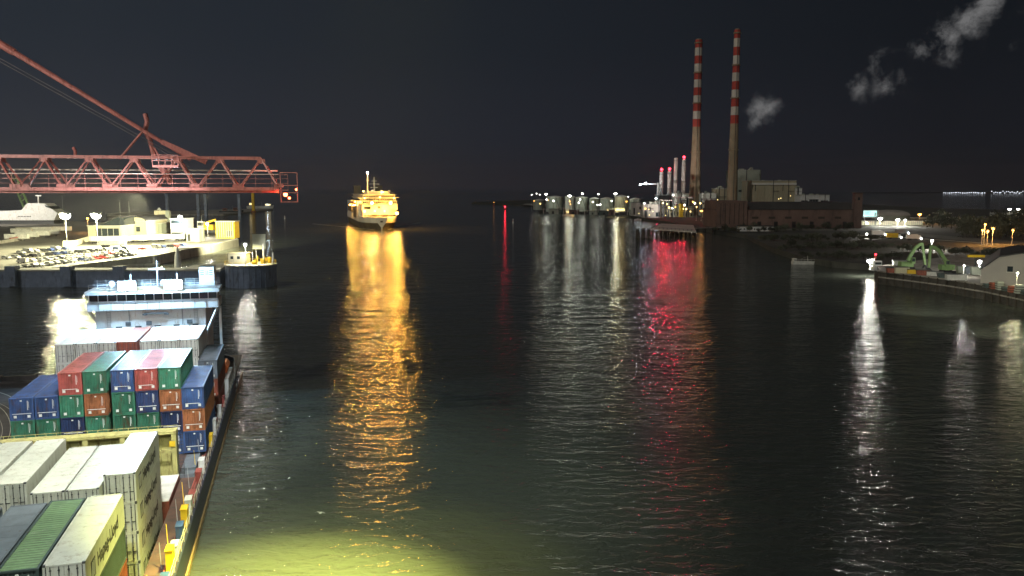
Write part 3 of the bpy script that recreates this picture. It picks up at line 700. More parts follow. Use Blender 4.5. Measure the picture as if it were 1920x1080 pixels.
# legs, sill and machinery of the crane on the near quay
lg_ = MB()
for v in (-36.5, -54):
    for u in (89.5, 106): lg_.box(v-0.6, v+0.6, u-0.6, u+0.6, 4.6, 33.4)
    lg_.box(v-0.5, v+0.5, 90.1, 105.4, 30.5, 32.0); lg_.box(v-0.5, v+0.5, 90.1, 105.4, 4.8, 6.0)
for u in (89.5, 106): lg_.box(-53.4, -37.1, u-0.5, u+0.5, 31, 32.4)
lg_.build('portal_legs', 'crane_red', crane)
bg_ = MB()
for v in (-36.5, -54):
    for u in (89.5, 106): bg_.box(v-0.5, v+0.5, u-3, u+3, 3.9, 4.6); [bg_.tube((v-0.2, u+k, 3.55), (v+0.2, u+k, 3.55), 0.35) for k in (-2.2, -0.8, 0.8, 2.2)]
bg_.build('bogies', 'dsteel', crane)
am = MB()
for u in (91, 104.5): am.bar((-36.5, u, 32), (top.x, 97.6+(-1.4 if u < 97 else 1.4), top.z), 0.7)
am.bar((-54, 97.6, 34), (top.x, 97.6, top.z), 0.4); am.build('apex_frame', 'crane_red', crane)
mh = MB(); mh.box(-61.5, -50, 95, 101, 37.5, 42); mh.build('machinery_house', 'crane_red', crane)
# floods high on the crane the camera looks from (they light the near deck and the water below)
# ------------------------------------------------------------------ lamps
def lamp_post(p, h, lens, col, power, label, group='quay and yard lamps', r=0.6, kind='single', size=1.0, cat='lamp post', pole_r=0.14, name='lamp_post'):
    t = thing(name, label, cat, p, 0, group)
    a = MB(); a.tube((0, 0, 0), (0, 0, h), pole_r*1.1, pole_r*0.5); a.box(-0.4, 0.4, -0.4, 0.4, 0, 0.35); a.build('pole', 'pole', t)
    hd = MB(); wd = 0.7*size
    if kind == 'cluster':
        hd.tube((0, 0, h), (0, 0, h+0.25), wd*1.3, wd*1.3, 12)
        for k in range(6):
            an = k*math.pi/3; hd.box(wd*math.cos(an)-0.3*size, wd*math.cos(an)+0.3*size, wd*math.sin(an)-0.3*size, wd*math.sin(an)+0.3*size, h-0.35*size, h)
    else: hd.box(-wd, wd, -0.3*size, 0.4*size, h-0.1, h+0.25*size); 
    ho = hd.build('lamp_head', 'dsteel', t)
    if lens is not None:
        ln = MB(); ln.sphere((0, -0.1, h-0.5*size), (0.85 if kind == 'cluster' else 0.6)*size, 0, 10, 6, 0.7); ln.build('lens', lens, ho)
        if power: point('bulb', Vector(p)+Vector((0, -0.75*size-r, h-0.7*size)), power, col, r)
    return t
def ground_pt(px, py, z): return P(px, py, z)
def post_at(px, base_y, lamp_y, z, *a, **k):
    p = P(px, base_y, z); hh = Q(px, lamp_y, p.y).z - z
    return lamp_post(p, hh, *a, **k)

# ------------------------------------------------------------------ left: jetty and round dolphin
JY = 282.0
jl = thing('jetty', 'long dark blue grey jetty wall with square fender blocks', 'jetty', (0, JY, 0))
xr = Q(412, 520, JY).x
j1 = MB(); j1.box(-330, xr, 0, 7, -1.5, 5.6)
j1.build('wall', 'jetty', jl)
j2 = MB(); j2.box(-330, xr, -0.25, 7.2, 5.6, 6.1); j2.build('deck', 'concrete_pale', jl)
for px in (-80, 24, 127, 225):
    x = Q(px, 520, JY).x; b = MB(); b.box(x-1.7, x+1.7, -1.6, -0.26, 0.6, 7.4); b.box(x-1.5, x+1.5, -0.24, 2, 6.1, 7.3); b.build('fender_block', 'jetty', jl)
rj = MB()
for k in range(70): rj.box(-320+k*3, -319.9+k*3, 6.6, 6.7, 6.1, 7.2)
rj.box(-320, xr, 6.6, 6.65, 7.15, 7.2); rj.build('handrail', 'pole', jl)
pc = P(457, 541, 0); pc.y += 8.4
dol = thing('mooring_dolphin', 'round dark steel mooring island with yellow lit equipment on its deck', 'mooring dolphin', (pc.x, pc.y, 0))
d1 = MB(); d1.lathe([(8.5, -1.5), (8.5, 7.2), (8.2, 7.3)], 40)
for k in range(28): an = 2*math.pi*k/28; d1.tube((8.5*math.cos(an), 8.5*math.sin(an), -1), (8.5*math.cos(an), 8.5*math.sin(an), 7.1), 0.16, n=6)
d1.build('caisson', 'jetty', dol)
d2 = MB(); d2.lathe([(8.9, 7.32), (8.9, 7.7), (8.5, 7.75)], 40); d2.build('deck', 'concrete_pale', dol)
d3 = MB()
for k in range(30): an = 2*math.pi*k/30; d3.tube((8.6*math.cos(an), 8.6*math.sin(an), 7.7), (8.6*math.cos(an), 8.6*math.sin(an), 8.9), 0.05, n=5)
for i in range(30):
    a_, b__ = 2*math.pi*i/30, 2*math.pi*(i+1)/30
    for z in (8.3, 8.85): d3.tube((8.6*math.cos(a_), 8.6*math.sin(a_), z), (8.6*math.cos(b__), 8.6*math.sin(b__), z), 0.04, n=4)
d3.build('handrail', 'yel_plain', dol)
d4 = MB(); d4.box(-7.4, -1.2, -1, 3.5, 7.75, 11.3); d4.box(-7.7, -0.9, -1.3, 3.8, 11.3, 11.55); ho = d4.build('control_hut', 'cream', dol)
for x in (-6.6, -4.3): d5 = MB(); d5.box(x, x+1, -1.04, -1.003, 9.4, 10.4); d5.build('window', 'glass', ho)
d6 = MB()
for k, (x, y) in enumerate(((2, -3), (4.5, -1), (6, 2), (1, 2), (3.5, 3.5))): d6.box(x-0.5, x+0.5, y-0.5, y+0.5, 7.75, 8.8+0.5*(k % 3)); d6.tube((x+0.9, y, 7.7), (x+0.9, y, 9.6+0.7*(k % 2)), 0.15)
d6.build('bollards', 'yel_plain', dol)
d7 = MB(); d7.box(-0.4, 4.2, 4.2, 4.5, 12.5, 17.8); d7.box(0.6, 0.8, 4.3, 4.4, 7.7, 12.5); d7.box(3.0, 3.2, 4.3, 4.4, 7.7, 12.5); d7.build('screen_board', 'bld_grey', dol)
d8 = MB(); d8.tube((4.7, 0, 7.7), (4.7, 0, 14.6), 0.3); d8.tube((7.6, 1, 7.7), (7.6, 1, 11.5), 0.35); d8.tube((1.4, -2, 7.7), (1.4, -2, 12), 0.12); d8.tube((2.4, -1, 7.7), (2.4, -1, 12.5), 0.12); d8.build('posts', 'pole', dol)
lamp_post((pc.x-0.3, pc.y-4, 7.75), 7.2, E_WHITE, WHITE, 7000, 'bright lamp on a short pole on the round mooring island', size=0.9, r=0.35)

# ------------------------------------------------------------------ left: terminal land
LZ = 4.0
lp = [(-420, 585), (0, 514), (150, 497), (290, 480), (400, 459), (446, 449), (440, 441), (392, 436), (360, 428), (300, 420), (110, 414), (-420, 412)]
lp = [P(a, b, LZ) for a, b in lp]
mb = MB(); mb.slab([(p.x, p.y) for p in lp], -1.5, LZ)
struct(mb, 'ground', 'asphalt')
# pale quay face and kerb
kb = MB(); fc = MB()
edge = lp[:6]
for a, b in zip(edge[:-1], edge[1:]):
    d = (b-a).normalized(); nr = Vector((d.y, -d.x, 0))
    o1 = nr*0.35
    fc.add([a+o1+Vector((0,0,-5.4)), b+o1+Vector((0,0,-5.4)), b+o1+Vector((0,0,0.35)), a+o1+Vector((0,0,0.35)), a-o1*2+Vector((0,0,0.35)), b-o1*2+Vector((0,0,0.35)), a-o1*2+Vector((0,0,-.2)), b-o1*2+Vector((0,0,-.2))], [(0,1,2,3),(3,2,5,4),(4,5,7,6)])
tag(fc.build('quay_wall', 'concrete_pale'), kind='structure')
# basin pontoon + linkspan
pn = thing('pontoon', 'low pale pontoon walkway in the basin behind the jetty', 'pontoon', (0, 0, 0))
pq = [P(60, 508, 1.2), P(300, 493, 1.2), P(300, 487.5, 1.2), P(60, 500, 1.2)]
a = MB(); a.slab([(p.x, p.y) for p in pq], -0.5, 1.2); a.build('deck', 'concrete_pale', pn)
ls = thing('linkspan', 'pale sloping vehicle ramp joining the round mooring island to the quay', 'ramp')
q = [P(346, 503, 6.5), P(412, 500, 7.4), P(432, 486, 7.4), P(360, 497, 6.5)]
a = MB(); a.slab([(p.x, p.y) for p in q], 5.6, 6.4); a.build('ramp_deck', 'concrete_pale', ls)
# small mast tower near ramp
def box_thing(name, label, cat, px0, px1, ytop, ybase, zb, depth, m, group=None, parts=None, roofm=None, over=0.4, Y=None):
    a = P(px0, ybase, zb) if Y is None else Vector((Q(px0, ybase, Y).x, Y, zb))
    Yp = a.y; x1_ = Q(px1, ybase, Yp).x; zt_ = Q(px0, ytop, Yp).z
    t = thing(name, label, cat, (a.x, Yp, zb), 0, group)
    wdt, hh = x1_-a.x, zt_-zb
    b = MB(); b.box(0, wdt, 0, depth, 0, hh); b.build('wall', m, t)
    rf_ = MB(); rf_.box(-over, wdt+over, -over, depth+over, hh, hh+0.35*max(1, over)); rf_.build('roof', roofm or 'rooflight', t)
    return t, wdt, hh, depth
def rects(t, m, lst, name='window', y=-0.06, y1=-0.004):
    for x0, x1, z0, z1 in lst:
        b = MB(); b.box(x0, x1, y, y1, z0, z1); b.build(name, m, t)
# terminal hall
t, W_, Hh, D_ = box_thing('terminal_building', 'cream terminal hall with low arched roof and one dark window', 'building', 228, 275, 415, 448, LZ, 30, 'cream')
ar = MB(); ar.extr([(-0.6, Hh+0.3)] + [(W_/2+(W_/2+0.6)*math.cos(math.pi*(1-k/12)), Hh+0.3+2.4*math.sin(math.pi*k/12)) for k in range(1, 12)] + [(W_+0.6, Hh+0.3)], -0.7, D_+0.6); ar.build('arched_roof', 'roof_dark', t)
ga = MB(); ga.extr([(0, Hh+0.31)] + [(W_/2+(W_/2)*math.cos(math.pi*(1-k/12)), Hh+0.31+2.1*math.sin(math.pi*k/12)) for k in range(1, 12)] + [(W_, Hh+0.31)], -0.78, -0.71); ga.build('gable', 'cream', t)
rects(t, 'glass', [(W_*0.28, W_*0.76, Hh*0.42, Hh*0.70)]); rects(t, 'ink', [(W_*0.1, W_*0.9, 0.4, 1.0)], 'vent')
t, W_, Hh, D_ = box_thing('glazed_hall', 'glass fronted hall with swept roof beside the arched terminal', 'building', 166, 227, 424, 452, LZ, 26, 'cream')
b = MB(); pr = [(W_*0.2, Hh+0.3), (W_*0.98, Hh+0.3), (W_*0.98, Hh+5.0), (W_*0.8, Hh+3.9), (W_*0.5, Hh+1.4)]; b.extr(pr, 0.2, 20); b.build('glass_wall', 'glass', t)
b = MB(); b.extr([(W_*0.15, Hh+0.36), (W_*0.5, Hh+1.5), (W_*0.8, Hh+4.0), (W_*0.99, Hh+5.1), (W_*0.99, Hh+5.5), (W_*0.8, Hh+4.4), (W_*0.5, Hh+1.9), (W_*0.15, Hh+0.7)], -0.4, 21); b.build('swept_roof', 'roof_dark', t)
rects(t, 'glass', [(W_*0.25, W_*0.95, Hh*0.25, Hh*0.85)]); rects(t, 'rooflight', [(W_*(0.42+0.18*k), W_*(0.43+0.18*k), Hh*0.25, Hh*0.85) for k in range(3)], 'mullion', -0.1, -0.061)
t, W_, Hh, D_ = box_thing('annex_building', 'small grey green block with flat roof beside the arched terminal', 'building', 281, 304, 419, 445, LZ, 16, 'bld_grey'); rects(t, 'glass', [(1, 2.2, Hh*.5, Hh*.7)])
t, W_, Hh, D_ = box_thing('annex_building', 'narrow cream block between the arched terminal and a grey green block', 'building', 275.5, 280, 414, 446, LZ, 20, 'cream'); rects(t, 'glass', [(0.3, 1.0, Hh*.4, Hh*.6)])
t, W_, Hh, D_ = box_thing('deck_building', 'white layered building with green lit windows', 'building', 321, 345, 411, 446, LZ, 16, 'ship_white'); rects(t, E_GREENW, [(W_*.1, W_*.42, Hh*.42, Hh*.68), (W_*.48, W_*.9, Hh*.42, Hh*.68)]); rects(t, 'glass', [(W_*.05, W_*.95, Hh*.08, Hh*.3), (W_*.05, W_*.95, Hh*.78, Hh*.95)])
t, W_, Hh, D_ = box_thing('equipment_cabin', 'plain grey box cabin near the quay edge below the yellow crane', 'cabin', 350, 374, 430, 453, LZ, 8, 'bld_grey'); rects(t, 'ink', [(W_*.1, W_*.3, 0.3, Hh*.6)], 'door')
t, W_, Hh, D_ = box_thing('yellow_hopper', 'tall slatted yellow hopper with a pale flat top', 'hopper', 405, 440, 416, 447, LZ, 9, 'yel_plain')
rects(t, 'cream', [(W_*(0.06+0.12*k), W_*(0.10+0.12*k), 0.5, Hh) for k in range(8)], 'rib', -0.3, -0.004); rects(t, 'dsteel', [(W_*.55, W_*.95, Hh*.1, Hh*.5)], 'opening')
# gantry frame
p = P(291, 440, LZ); Yg = p.y; sc_ = (Q(318, 440, Yg).x-p.x)/27
g = thing('ramp_tower', 'tall pale portal frame with a slanted leg behind the terminal', 'tower', (p.x, Yg, LZ)); hg = Q(291, 395, Yg).z-LZ
b = MB(); b.box(0, 3*sc_, 0, 2.5, 0, hg); b.build('leg', 'cream', g)
b = MB(); b.box(3*sc_, 21*sc_, 0, 2.5, hg-7*sc_, hg); b.build('beam', 'cream', g)
b = MB(); b.extr([(17*sc_, 0), (28*sc_, 0), (28*sc_, hg), (21.1*sc_, hg), (21.1*sc_, hg-7.1*sc_)], 0, 2.5); b.build('leg', 'bld_grey', g)
b = MB(); b.bar((10*sc_, 1, hg), (8*sc_, 1, hg+5*sc_), 0.6); b.box(6*sc_, 12*sc_, 0.7, 1.3, hg+1.4*sc_, hg+2.4*sc_); b.build('antenna', 'ship_white', g)
# yellow crane machine
p = P(378, 440, LZ)
g = thing('mobile_crane', 'yellow mobile crane with a white cab and level jib', 'mobile crane', p)
b = MB(); b.box(-2, 9, 0, 3, 1, 3); b.build('chassis', 'dsteel', g)
b = MB(); b.box(-2.5, 1.5, 0, 3, 3, 8.5); b.build('cab', 'ship_white', g); b = MB(); b.box(-2.2, 1.2, -0.05, -0.003, 5.8, 7.8); b.build('window', 'glass', g)
b = MB(); b.box(1.5, 7.5, 0, 3, 3, 6.4); b.bar((0, 1.5, 6.5), (9, 1.5, 9.6), 1.1, 1.3); b.build('jib', 'yel_plain', g)
for x in (-1, 2, 5, 8): b = MB(); b.tube((x, -0.1, 0.8), (x, 0.6, 0.8), 0.8); b.build('wheel', 'tyre', g)
# trailers parked along terminal
def trailer():
    r = obj('lorry_trailer', None)
    b = MB(); b.box(0, 12.5, 0, 2.5, 1.25, 3.95); b.box(-0.03, 0.0, 0.1, 2.4, 1.3, 3.9); b.build('box_body', 'tarp', r)
    b = MB(); b.box(0.4, 12.2, 0.5, 2.0, 0.95, 1.25); b.box(10, 10.2, 0.4, 2.1, 0, 0.95); b.build('chassis', 'dsteel', r)
    for x in (1.5, 2.8, 4.1):
        for y in (0, 2.15): b = MB(); b.tube((x, y, 0.5), (x, y+0.35, 0.5), 0.5); b.build('wheel', 'tyre', r)
    return r
tr0 = None
tsp = [(168, 457), (200, 456.5), (232, 455), (262, 454), (292, 452.5), (186, 464), (330, 452), (8, 452), (28, 448.5), (50, 445.5), (72, 443), (20, 440), (60, 437), (96, 436)]
for k, (px, py) in enumerate(tsp):
    tr = trailer() if tr0 is None else copy_tree(tr0); tr0 = tr0 or tr
    tr.location = P(px, py, LZ); tr.rotation_euler.z = R(8+3*math.sin(k*2.3))
    tag(tr, f"long white lorry trailer, {ORD[k]} along the terminal frontage" if k < 5 else ('white lorry trailer parked alone behind the car rows', 'white lorry trailer below the layered white building')[k-5] if k < 7 else f"white lorry trailer, {ORD[k-7]} of those parked beyond the sloping yard wall", 'trailer', 'trailers at the terminal')
# slope wall and crates/low buildings at far left
t, W_, Hh, D_ = box_thing('low_shed', 'long low cream shed on the far side of the yard', 'shed', 30, 108, 427, 432, LZ, 12, 'cream'); rects(t, 'ink', [(W_*.2*k+2, W_*.2*k+6, 0.3, Hh*.7) for k in range(5)], 'door')
wl = thing('yard_wall', 'long dark sloping wall edging the raised yard road', 'wall'); pa, pb = P(-60, 468, LZ), P(100, 440, LZ)
b = MB(); b.bar(pa+Vector((0,0,0.9)), pb+Vector((0,0,0.9)), 0.6, 1.8); b.build('wall_body', 'concrete', wl)
b = MB(); b.bar(P(20, 454.1, LZ)+Vector((0,-.2,2.1)), P(50, 448.8, LZ)+Vector((0,-.2,2.1)), 0.9, 0.5); b.build('red_banner', 'c_red', wl)
bnk = thing('retaining_wall', 'bright cream curved retaining wall at the head of the car park', 'wall'); pts_ = [P(118, 462, LZ), P(140, 461, LZ), P(152, 457, LZ), P(168, 452, LZ)]
b = MB()
for a_, c2 in zip(pts_[:-1], pts_[1:]): b.bar(a_+Vector((0,0,1.4)), c2+Vector((0,0,1.4)), 0.5, 2.8)
b.build('wall_body', 'cream', bnk)
# cars
def car(color, van=False):
    r = obj('parked_car', None)
    b = MB(); Lc, Wc = (4.3, 1.75)
    prof = [(-2.15, 0.35), (2.15, 0.35), (2.15, 0.75), (1.9, 0.9), (0.95, 0.98), (0.45, 1.45), (-1.2, 1.48), (-1.9, 1.0), (-2.15, 0.9)] if not van else [(-2.4, 0.4), (2.4, 0.4), (2.4, 1.0), (1.9, 1.2), (1.4, 2.1), (-2.4, 2.2)]
    b.extr(prof, -Wc/2, Wc/2); b.build('body', 'car_'+color, r)
    g = MB(); 
    if not van: g.extr([(-1.75, 1.0), (0.85, 1.0), (0.40, 1.40), (-1.15, 1.42)], -Wc/2-0.01, Wc/2+0.01); g.bar((0.93, 0, 1.02), (0.5, 0, 1.43), 1.5, 0.04)
    else: g.extr([(0.6, 1.3), (1.7, 1.3), (1.35, 1.95), (0.6, 1.95)], -Wc/2-0.01, Wc/2+0.01)
    g.build('windows', 'glass', r)
    for x in (-1.35, 1.35):
        for y in (-Wc/2-0.02, Wc/2-0.18): wq = MB(); wq.tube((x, y, 0.32), (x, y+0.2, 0.32), 0.32, n=12); wq.build('wheel', 'tyre', r)
    return r
protos = {}
def place_car(color, loc, rz, label, group, van=False):
    k = (color, van)
    if k in protos: c = copy_tree(protos[k])
    else: c = protos[k] = car(color, van)
    c.location = loc; c.rotation_euler.z = rz; tag(c, label, 'van' if van else 'car', group)
rowdefs = [((0, 508), (250, 479), 19, 'quayside row'), ((0, 498), (240, 473.5), 18, 'second row from the quay edge'), ((0, 487), (235, 467.5), 17, 'third row from the quay edge'), ((0, 479), (120, 469), 9, 'fourth row from the quay edge'), ((255, 470), (345, 462), 7, 'short row below the terminal')]
cols_c = ['white', 'silver', 'black', 'white', 'blue', 'white', 'red', 'silver', 'black', 'white']
for ri, (a_, b__, nn, nm) in enumerate(rowdefs):
    pa, pb = P(*a_, LZ), P(*b__, LZ)
    for k in range(nn):
        if random.random() < 0.12: continue
        q = pa.lerp(pb, (k+0.5)/nn) + Vector((random.uniform(-.5, .5), 2.2+random.uniform(-.6, .6), 0.01))
        cc = random.choice(cols_c); vn = random.random() < 0.12 and cc in ('white', 'silver')
        ang = math.atan2((pb-pa).y, (pb-pa).x)+math.pi/2+random.choice((0, math.pi))+random.uniform(-.05, .05)
        place_car(cc, q, ang, f"{cc} {'van' if vn else 'car'}, {ORD[k]} from the open end of the {nm}" if ri < 4 else f"{cc} {'van' if vn else 'car'}, {ORD[k]} in the short row below the terminal", 'vehicles in the ferry terminal car park', vn)
# left lamps
post_at(128, 489, 400, LZ, E_WHITE, CREAM, 100000, 'brilliant white tower lamp, nearer the white fast ferry', kind='cluster', size=2.3, r=1.0)
post_at(185, 480, 400, LZ, E_WHITE, CREAM, 100000, 'brilliant white tower lamp beside the glass fronted hall', kind='cluster', size=2.3, r=1.0)
post_at(120, 425, 364, LZ, None, WHITE, 0, 'tall unlit mast with a broad pale lamp head, behind the bright pair', kind='cluster', size=2.4)
post_at(166, 436, 408, LZ, E_ORANGE, SODIUM, 8000, 'small amber lamp between the two brilliant tower lamps', size=1.2)
post_at(340, 446, 404, LZ, E_WHITE, WHITE, 30000, 'bright lamp on a tall pole before the layered white building', kind='cluster', size=1.5, r=0.8)
post_at(390, 446, 418, LZ, E_WHITE, WHITE, 12000, 'lamp above the yellow mobile crane', size=1.3)
for px, ty, by in ((228, 378, 445), (245, 376, 446), (380, 406, 452), (73, 466, 503), (79, 467, 502), (213, 470, 491), (206, 462, 490), (160, 470, 494), (289, 483, 494)):
    post_at(px, by, ty, LZ if px != 289 else 1.3, None, WHITE, 0, {228:'thin unlit pole with small head behind the terminal roof',245:'bare pale pole rising over the arched roof',380:'unlit lamp pole above the yellow crane',73:'first of a close pair of pale poles at the quay edge',79:'second of a close pair of pale poles at the quay edge',213:'pale pole at the quay edge near the trailers',206:'slim pole behind the quay edge near the trailers',160:'short pale pole midway along the quay edge',289:'stubby pole standing in the basin'}[px], size=0.6, pole_r=0.12, name='pole', cat='pole', group='poles along the quay')
# a beacon boat / pilot tower in basin
bb = thing('basin_beacon', 'white pointed beacon standing in the basin behind the jetty', 'beacon', P(334, 502, 1.0))
b = MB(); b.lathe([(1.4, -1), (1.4, 0.5), (1.2, 4.5), (0.3, 8.5), (0.1, 9.5)], 12); b.build('tower_body', 'ship_white', bb); b = MB(); b.box(-1.8, 1.8, -1.8, 1.8, -1.5, -0.9); b.build('float', 'boat_hull', bb)
# far fast ferry at the left
Yf = 690
ff = thing('fast_ferry', 'white fast ferry with wedge shaped wheelhouse moored behind the yard', 'ferry', (0, Yf, 0)); X = lambda px: Q(px, 400, Yf).x; Z = lambda py: Q(0, py, Yf).z
b = MB(); 
b.loft([[(x0, y, z0), (x1, y, z0), (x2, y, z1), (x0, y, z1)] for y, x0, x1, x2, z0, z1 in ((0, X(-120), X(100), X(108), Z(413), Z(400)), (18, X(-120), X(100), X(108), Z(413), Z(400)))])
b.build('hull', 'ship_white', ff)
b = MB(); b.box(X(-118), X(98), 1.5, 16, -1, Z(413)-0.05); b.build('lower_hull', 'boat_hull', ff)
b = MB(); b.extr([(X(-100), Z(400)), (X(106), Z(400)), (X(83), Z(382)), (X(50), Z(381)), (X(38), Z(394)), (X(0), Z(396)), (X(-100), Z(393))], 2, 16); b.build('wheelhouse', 'ship_white', ff)
b = MB(); b.extr([(X(84), Z(388)), (X(96), Z(392)), (X(90), Z(387)), (X(82), Z(384))], 1.9, 16.1); b.build('windows', 'glass', ff)
b = MB(); b.tube((X(62), 9, Z(381)), (X(62), 9, Z(368)), 0.5); b.box(X(57), X(68), 8.7, 9.3, Z(368), Z(366)); b.build('mast', 'ship_white', ff)
me = text_mesh('HIGH SPEED', 2.6, 0.02); 
b = MB(); 
for k in range(9): b.box(X(33)+k*1.25, X(33)+k*1.25+0.8, -0.05, -0.004, Z(407), Z(405))
b.build('hull_markings', 'ink', ff); bpy.data.meshes.remove(me)
spot('ferry_fill', (X(40)-20, Yf-60, 40), (X(50), Yf, 12), 260000, (1, 0.9, 0.8), 90, 0.8, 1.0)  # unseen spot added out in front of the fast ferry to brighten it
# green crane leg far
gc = thing('harbour_crane', 'green slanting crane jib rising behind the white fast ferry', 'crane', (Q(46, 385, 760).x, 760, 0))
b = MB(); z0, z1_ = Q(0, 395, 760).z, Q(0, 350, 760).z; k = 760/F
b.bar((4*k, 0, 0), (4*k, 0, z0), 3.0); b.build('leg', 'crane_green', gc)
b = MB()
for d in (0, 5): b.bar((5*k+d, 0, z0-6), (-22*k+d, 0, z1_+10), 1.6)
for i in range(9): q = i/8; b.bar((5*k-27*k*q, 0, z0-6+(z1_-z0+16)*q), (5*k-27*k*q-1.5+5, 0, z0-3+(z1_-z0+16)*q), 0.7)
b.build('jib', 'crane_green', gc)
# far breakwater + lit boat
mb = MB(); mb.slab([tuple(P(a, b, 1.5).xy) for a, b in ((380, 401), (420, 402), (465, 397), (512, 392), (512, 390.5), (380, 394), (200, 400), (200, 404))], -1, 1.5); struct(mb, 'breakwater', 'concrete')
def small_boat(name, label, cat, px0, px1, ywl, h_px, hullm, housem, parts=True, group=None, lit=None, houses=((0.35, 0.75, 1.0),), rz=0.0):
    a, c2 = P(px0, ywl, 0), P(px1, ywl, 0); Lb = (c2-a).length; k = a.y/F
    t = thing(name, label, cat, (a.x, a.y, 0), rz, group); hh = h_px*k; Bm = max(2.5, min(9, Lb*0.3)); fb = hh*0.35
    rings = []
    for q, wq, zq in ((0, 0.85, 1.0), (0.15, 1, 0.95), (0.7, 1, 0.95), (0.88, 0.6, 1.1), (1.0, 0.06, 1.35)):
        yb = Bm/2; x = Lb*q
        rings.append([(x-(0.03*Lb if q == 1 else 0), yb-Bm/2*wq*0.7, -0.4), (x-(0.03*Lb if q == 1 else 0), yb+Bm/2*wq*0.7, -0.4), (x, yb+Bm/2*wq, fb*zq), (x, yb-Bm/2*wq, fb*zq)])
    b = MB(); b.loft(rings); b.build('hull', hullm, t)
    for (h0, h1, hz) in houses:
        b = MB(); b.box(Lb*h0, Lb*h1, Bm*0.15, Bm*0.85, fb*0.9, fb+(hh-fb)*0.65*hz); b.box(Lb*h0-0.15, Lb*h1+0.15, Bm*0.1, Bm*0.9, fb+(hh-fb)*0.65*hz, fb+(hh-fb)*0.65*hz+0.15)
        ho = b.build('wheelhouse', housem, t)
        b = MB(); b.box(Lb*h0+0.2, Lb*h1-0.2, Bm*0.15-0.04, Bm*0.15-0.004, fb+(hh-fb)*0.25*hz, fb+(hh-fb)*0.5*hz); b.build('window', E_WINLIT if lit else 'glass', ho)
    b = MB(); b.tube((Lb*0.55, Bm/2, fb), (Lb*0.55, Bm/2, hh), 0.12); b.bar((Lb*0.55, Bm/2, hh*0.9), (Lb*0.3, Bm/2, fb+1), 0.06); b.build('mast', 'pole', t)
    b = MB(); b.box(Lb*0.02, Lb*0.98, Bm*0.02, Bm*0.04, fb*1.0, fb*1.0+0.1); 
    for i in range(8): b.box(Lb*(0.04+0.12*i), Lb*(0.04+0.12*i)+0.08, Bm*0.02, Bm*0.04, fb*0.8, fb+0.9)
    b.box(Lb*0.04, Lb*0.9, Bm*0.02, Bm*0.04, fb+0.85, fb+0.95); b.build('rail', 'pole', t)
    if lit: point('bulb', (a.x+Lb*lit[2], a.y-2.5, hh*0.8), lit[0], lit[1], 0.5)
    return t
small_boat('survey_vessel', 'low brightly lit vessel with an orange column, far behind the boom', 'vessel', 462, 512, 391, 13, 'boat_white', 'boat_white', lit=(1200, COOL, 0.8), houses=((0.1, 0.25, 1.2), (0.7, 0.9, 0.8)))
oc = thing('orange_column', 'tall orange lit column standing by the far vessel', 'column', Vector((Q(475, 388, 1150).x, 1150, 0)))
b = MB(); b.box(-1.8, 1.8, -1.5, 1.5, -0.5, Q(475, 362, 1150).z); b.build('shaft', 'yel_plain', oc); b = MB(); b.box(-3, 3, -2.5, 2.5, 0, 2.5); b.build('base', 'c_orange', oc)
for k, px in enumerate((314, 372, 386, 449)):
    t = thing('dredger_leg', f"pale vertical leg hanging below the boom in the distance, {ORD[k]} of four", 'leg structure', Vector((Q(px, 388, 1000).x, 1000, 0)), 0, 'pale distant legs')
    b = MB(); b.box(-1.6, 1.6, -1.6, 1.6, -0.5, Q(px, 364, 1000).z); [b.box(-2, 2, -2, 2, z, z+0.8) for z in (4, 9, 14)]; b.build('shaft', 'jetty', t)
small_boat('barge', 'dark work barge with clutter of masts at the breakwater', 'barge', 410, 455, 400, 14, 'boat_hull', 'c_brown', houses=((0.15, 0.3, 0.7), (0.6, 0.8, 0.9)))

# ------------------------------------------------------------------ ferry in the channel
fp = P(716, 431, 0); k = 1.0
fer = thing('car_ferry', 'large car ferry head on in the channel, blazing with yellow deck lights', 'ferry', fp, TH*1.02)
B2 = 15.5
def fring(y, hw_w, hw_d, zt, xo=0):   # waterline half width, deck half width
    return [(-hw_d, y, zt), (-hw_w*1.0, y+0.0, 4.0), (-hw_w*0.92, y+0.3, -1), (hw_w*0.92, y+0.3, -1), (hw_w, y, 4.0), (hw_d, y, zt)]
hb = MB(); rings = []
for y, hwv, hdv in ((0, 0.6, 5.0), (5, 5, 10.0), (12, 9, 13.5), (22, 12.5, 15.2), (40, 15, 15.5), (175, 15, 15.5)):
    rings.append([(-hdv, y, 10.2), (-(hwv+hdv)/2-0.4, y, 5.5), (-hwv, y, 2), (-hwv*0.9, y+1, -1), (hwv*0.9, y+1, -1), (hwv, y, 2), ((hwv+hdv)/2+0.4, y, 5.5), (hdv, y, 10.2)])
mi = MB(); mi.loft(rings)
lowf = MB(); lowf.v = mi.v; lowf.f = mi.f; lowf.m = []
for f in mi.f:
    za = sum(mi.v[i][2] for i in f)/len(f); lowf.m.append(0 if za < 4.0 else 1)
ho = lowf.build('hull', ['ferry_dark', 'ferry_white'], fer)
an = MB(); an.box(-1.1, 0.9, -0.25, 0.3, 6.0, 7.4); an.bar((-6.5, 4.0, 7.6), (-5.0, 3.0, 5.8), 1.2, 0.8); an.build('anchor_pocket', 'ferry_dark', ho)
up = MB()
up.box(-15.4, 15.4, 40, 172, 10.2, 22)           # side shell
up.loft([[(-13.6, 14, 10.2), (13.6, 14, 10.2), (13.6, 14, 10.4), (-13.6, 14, 10.4)], [(-15.4, 40, 10.2), (15.4, 40, 10.2), (15.4, 40, 10.4), (-15.4, 40, 10.4)]])
up.box(-13.8, 13.8, 15.0, 40, 10.4, 15.6)
up.box(-14.6, 14.6, 13.0, 42, 15.6, 20.2)
up.box(-15.2, 15.2, 12.4, 60, 20.2, 20.6)
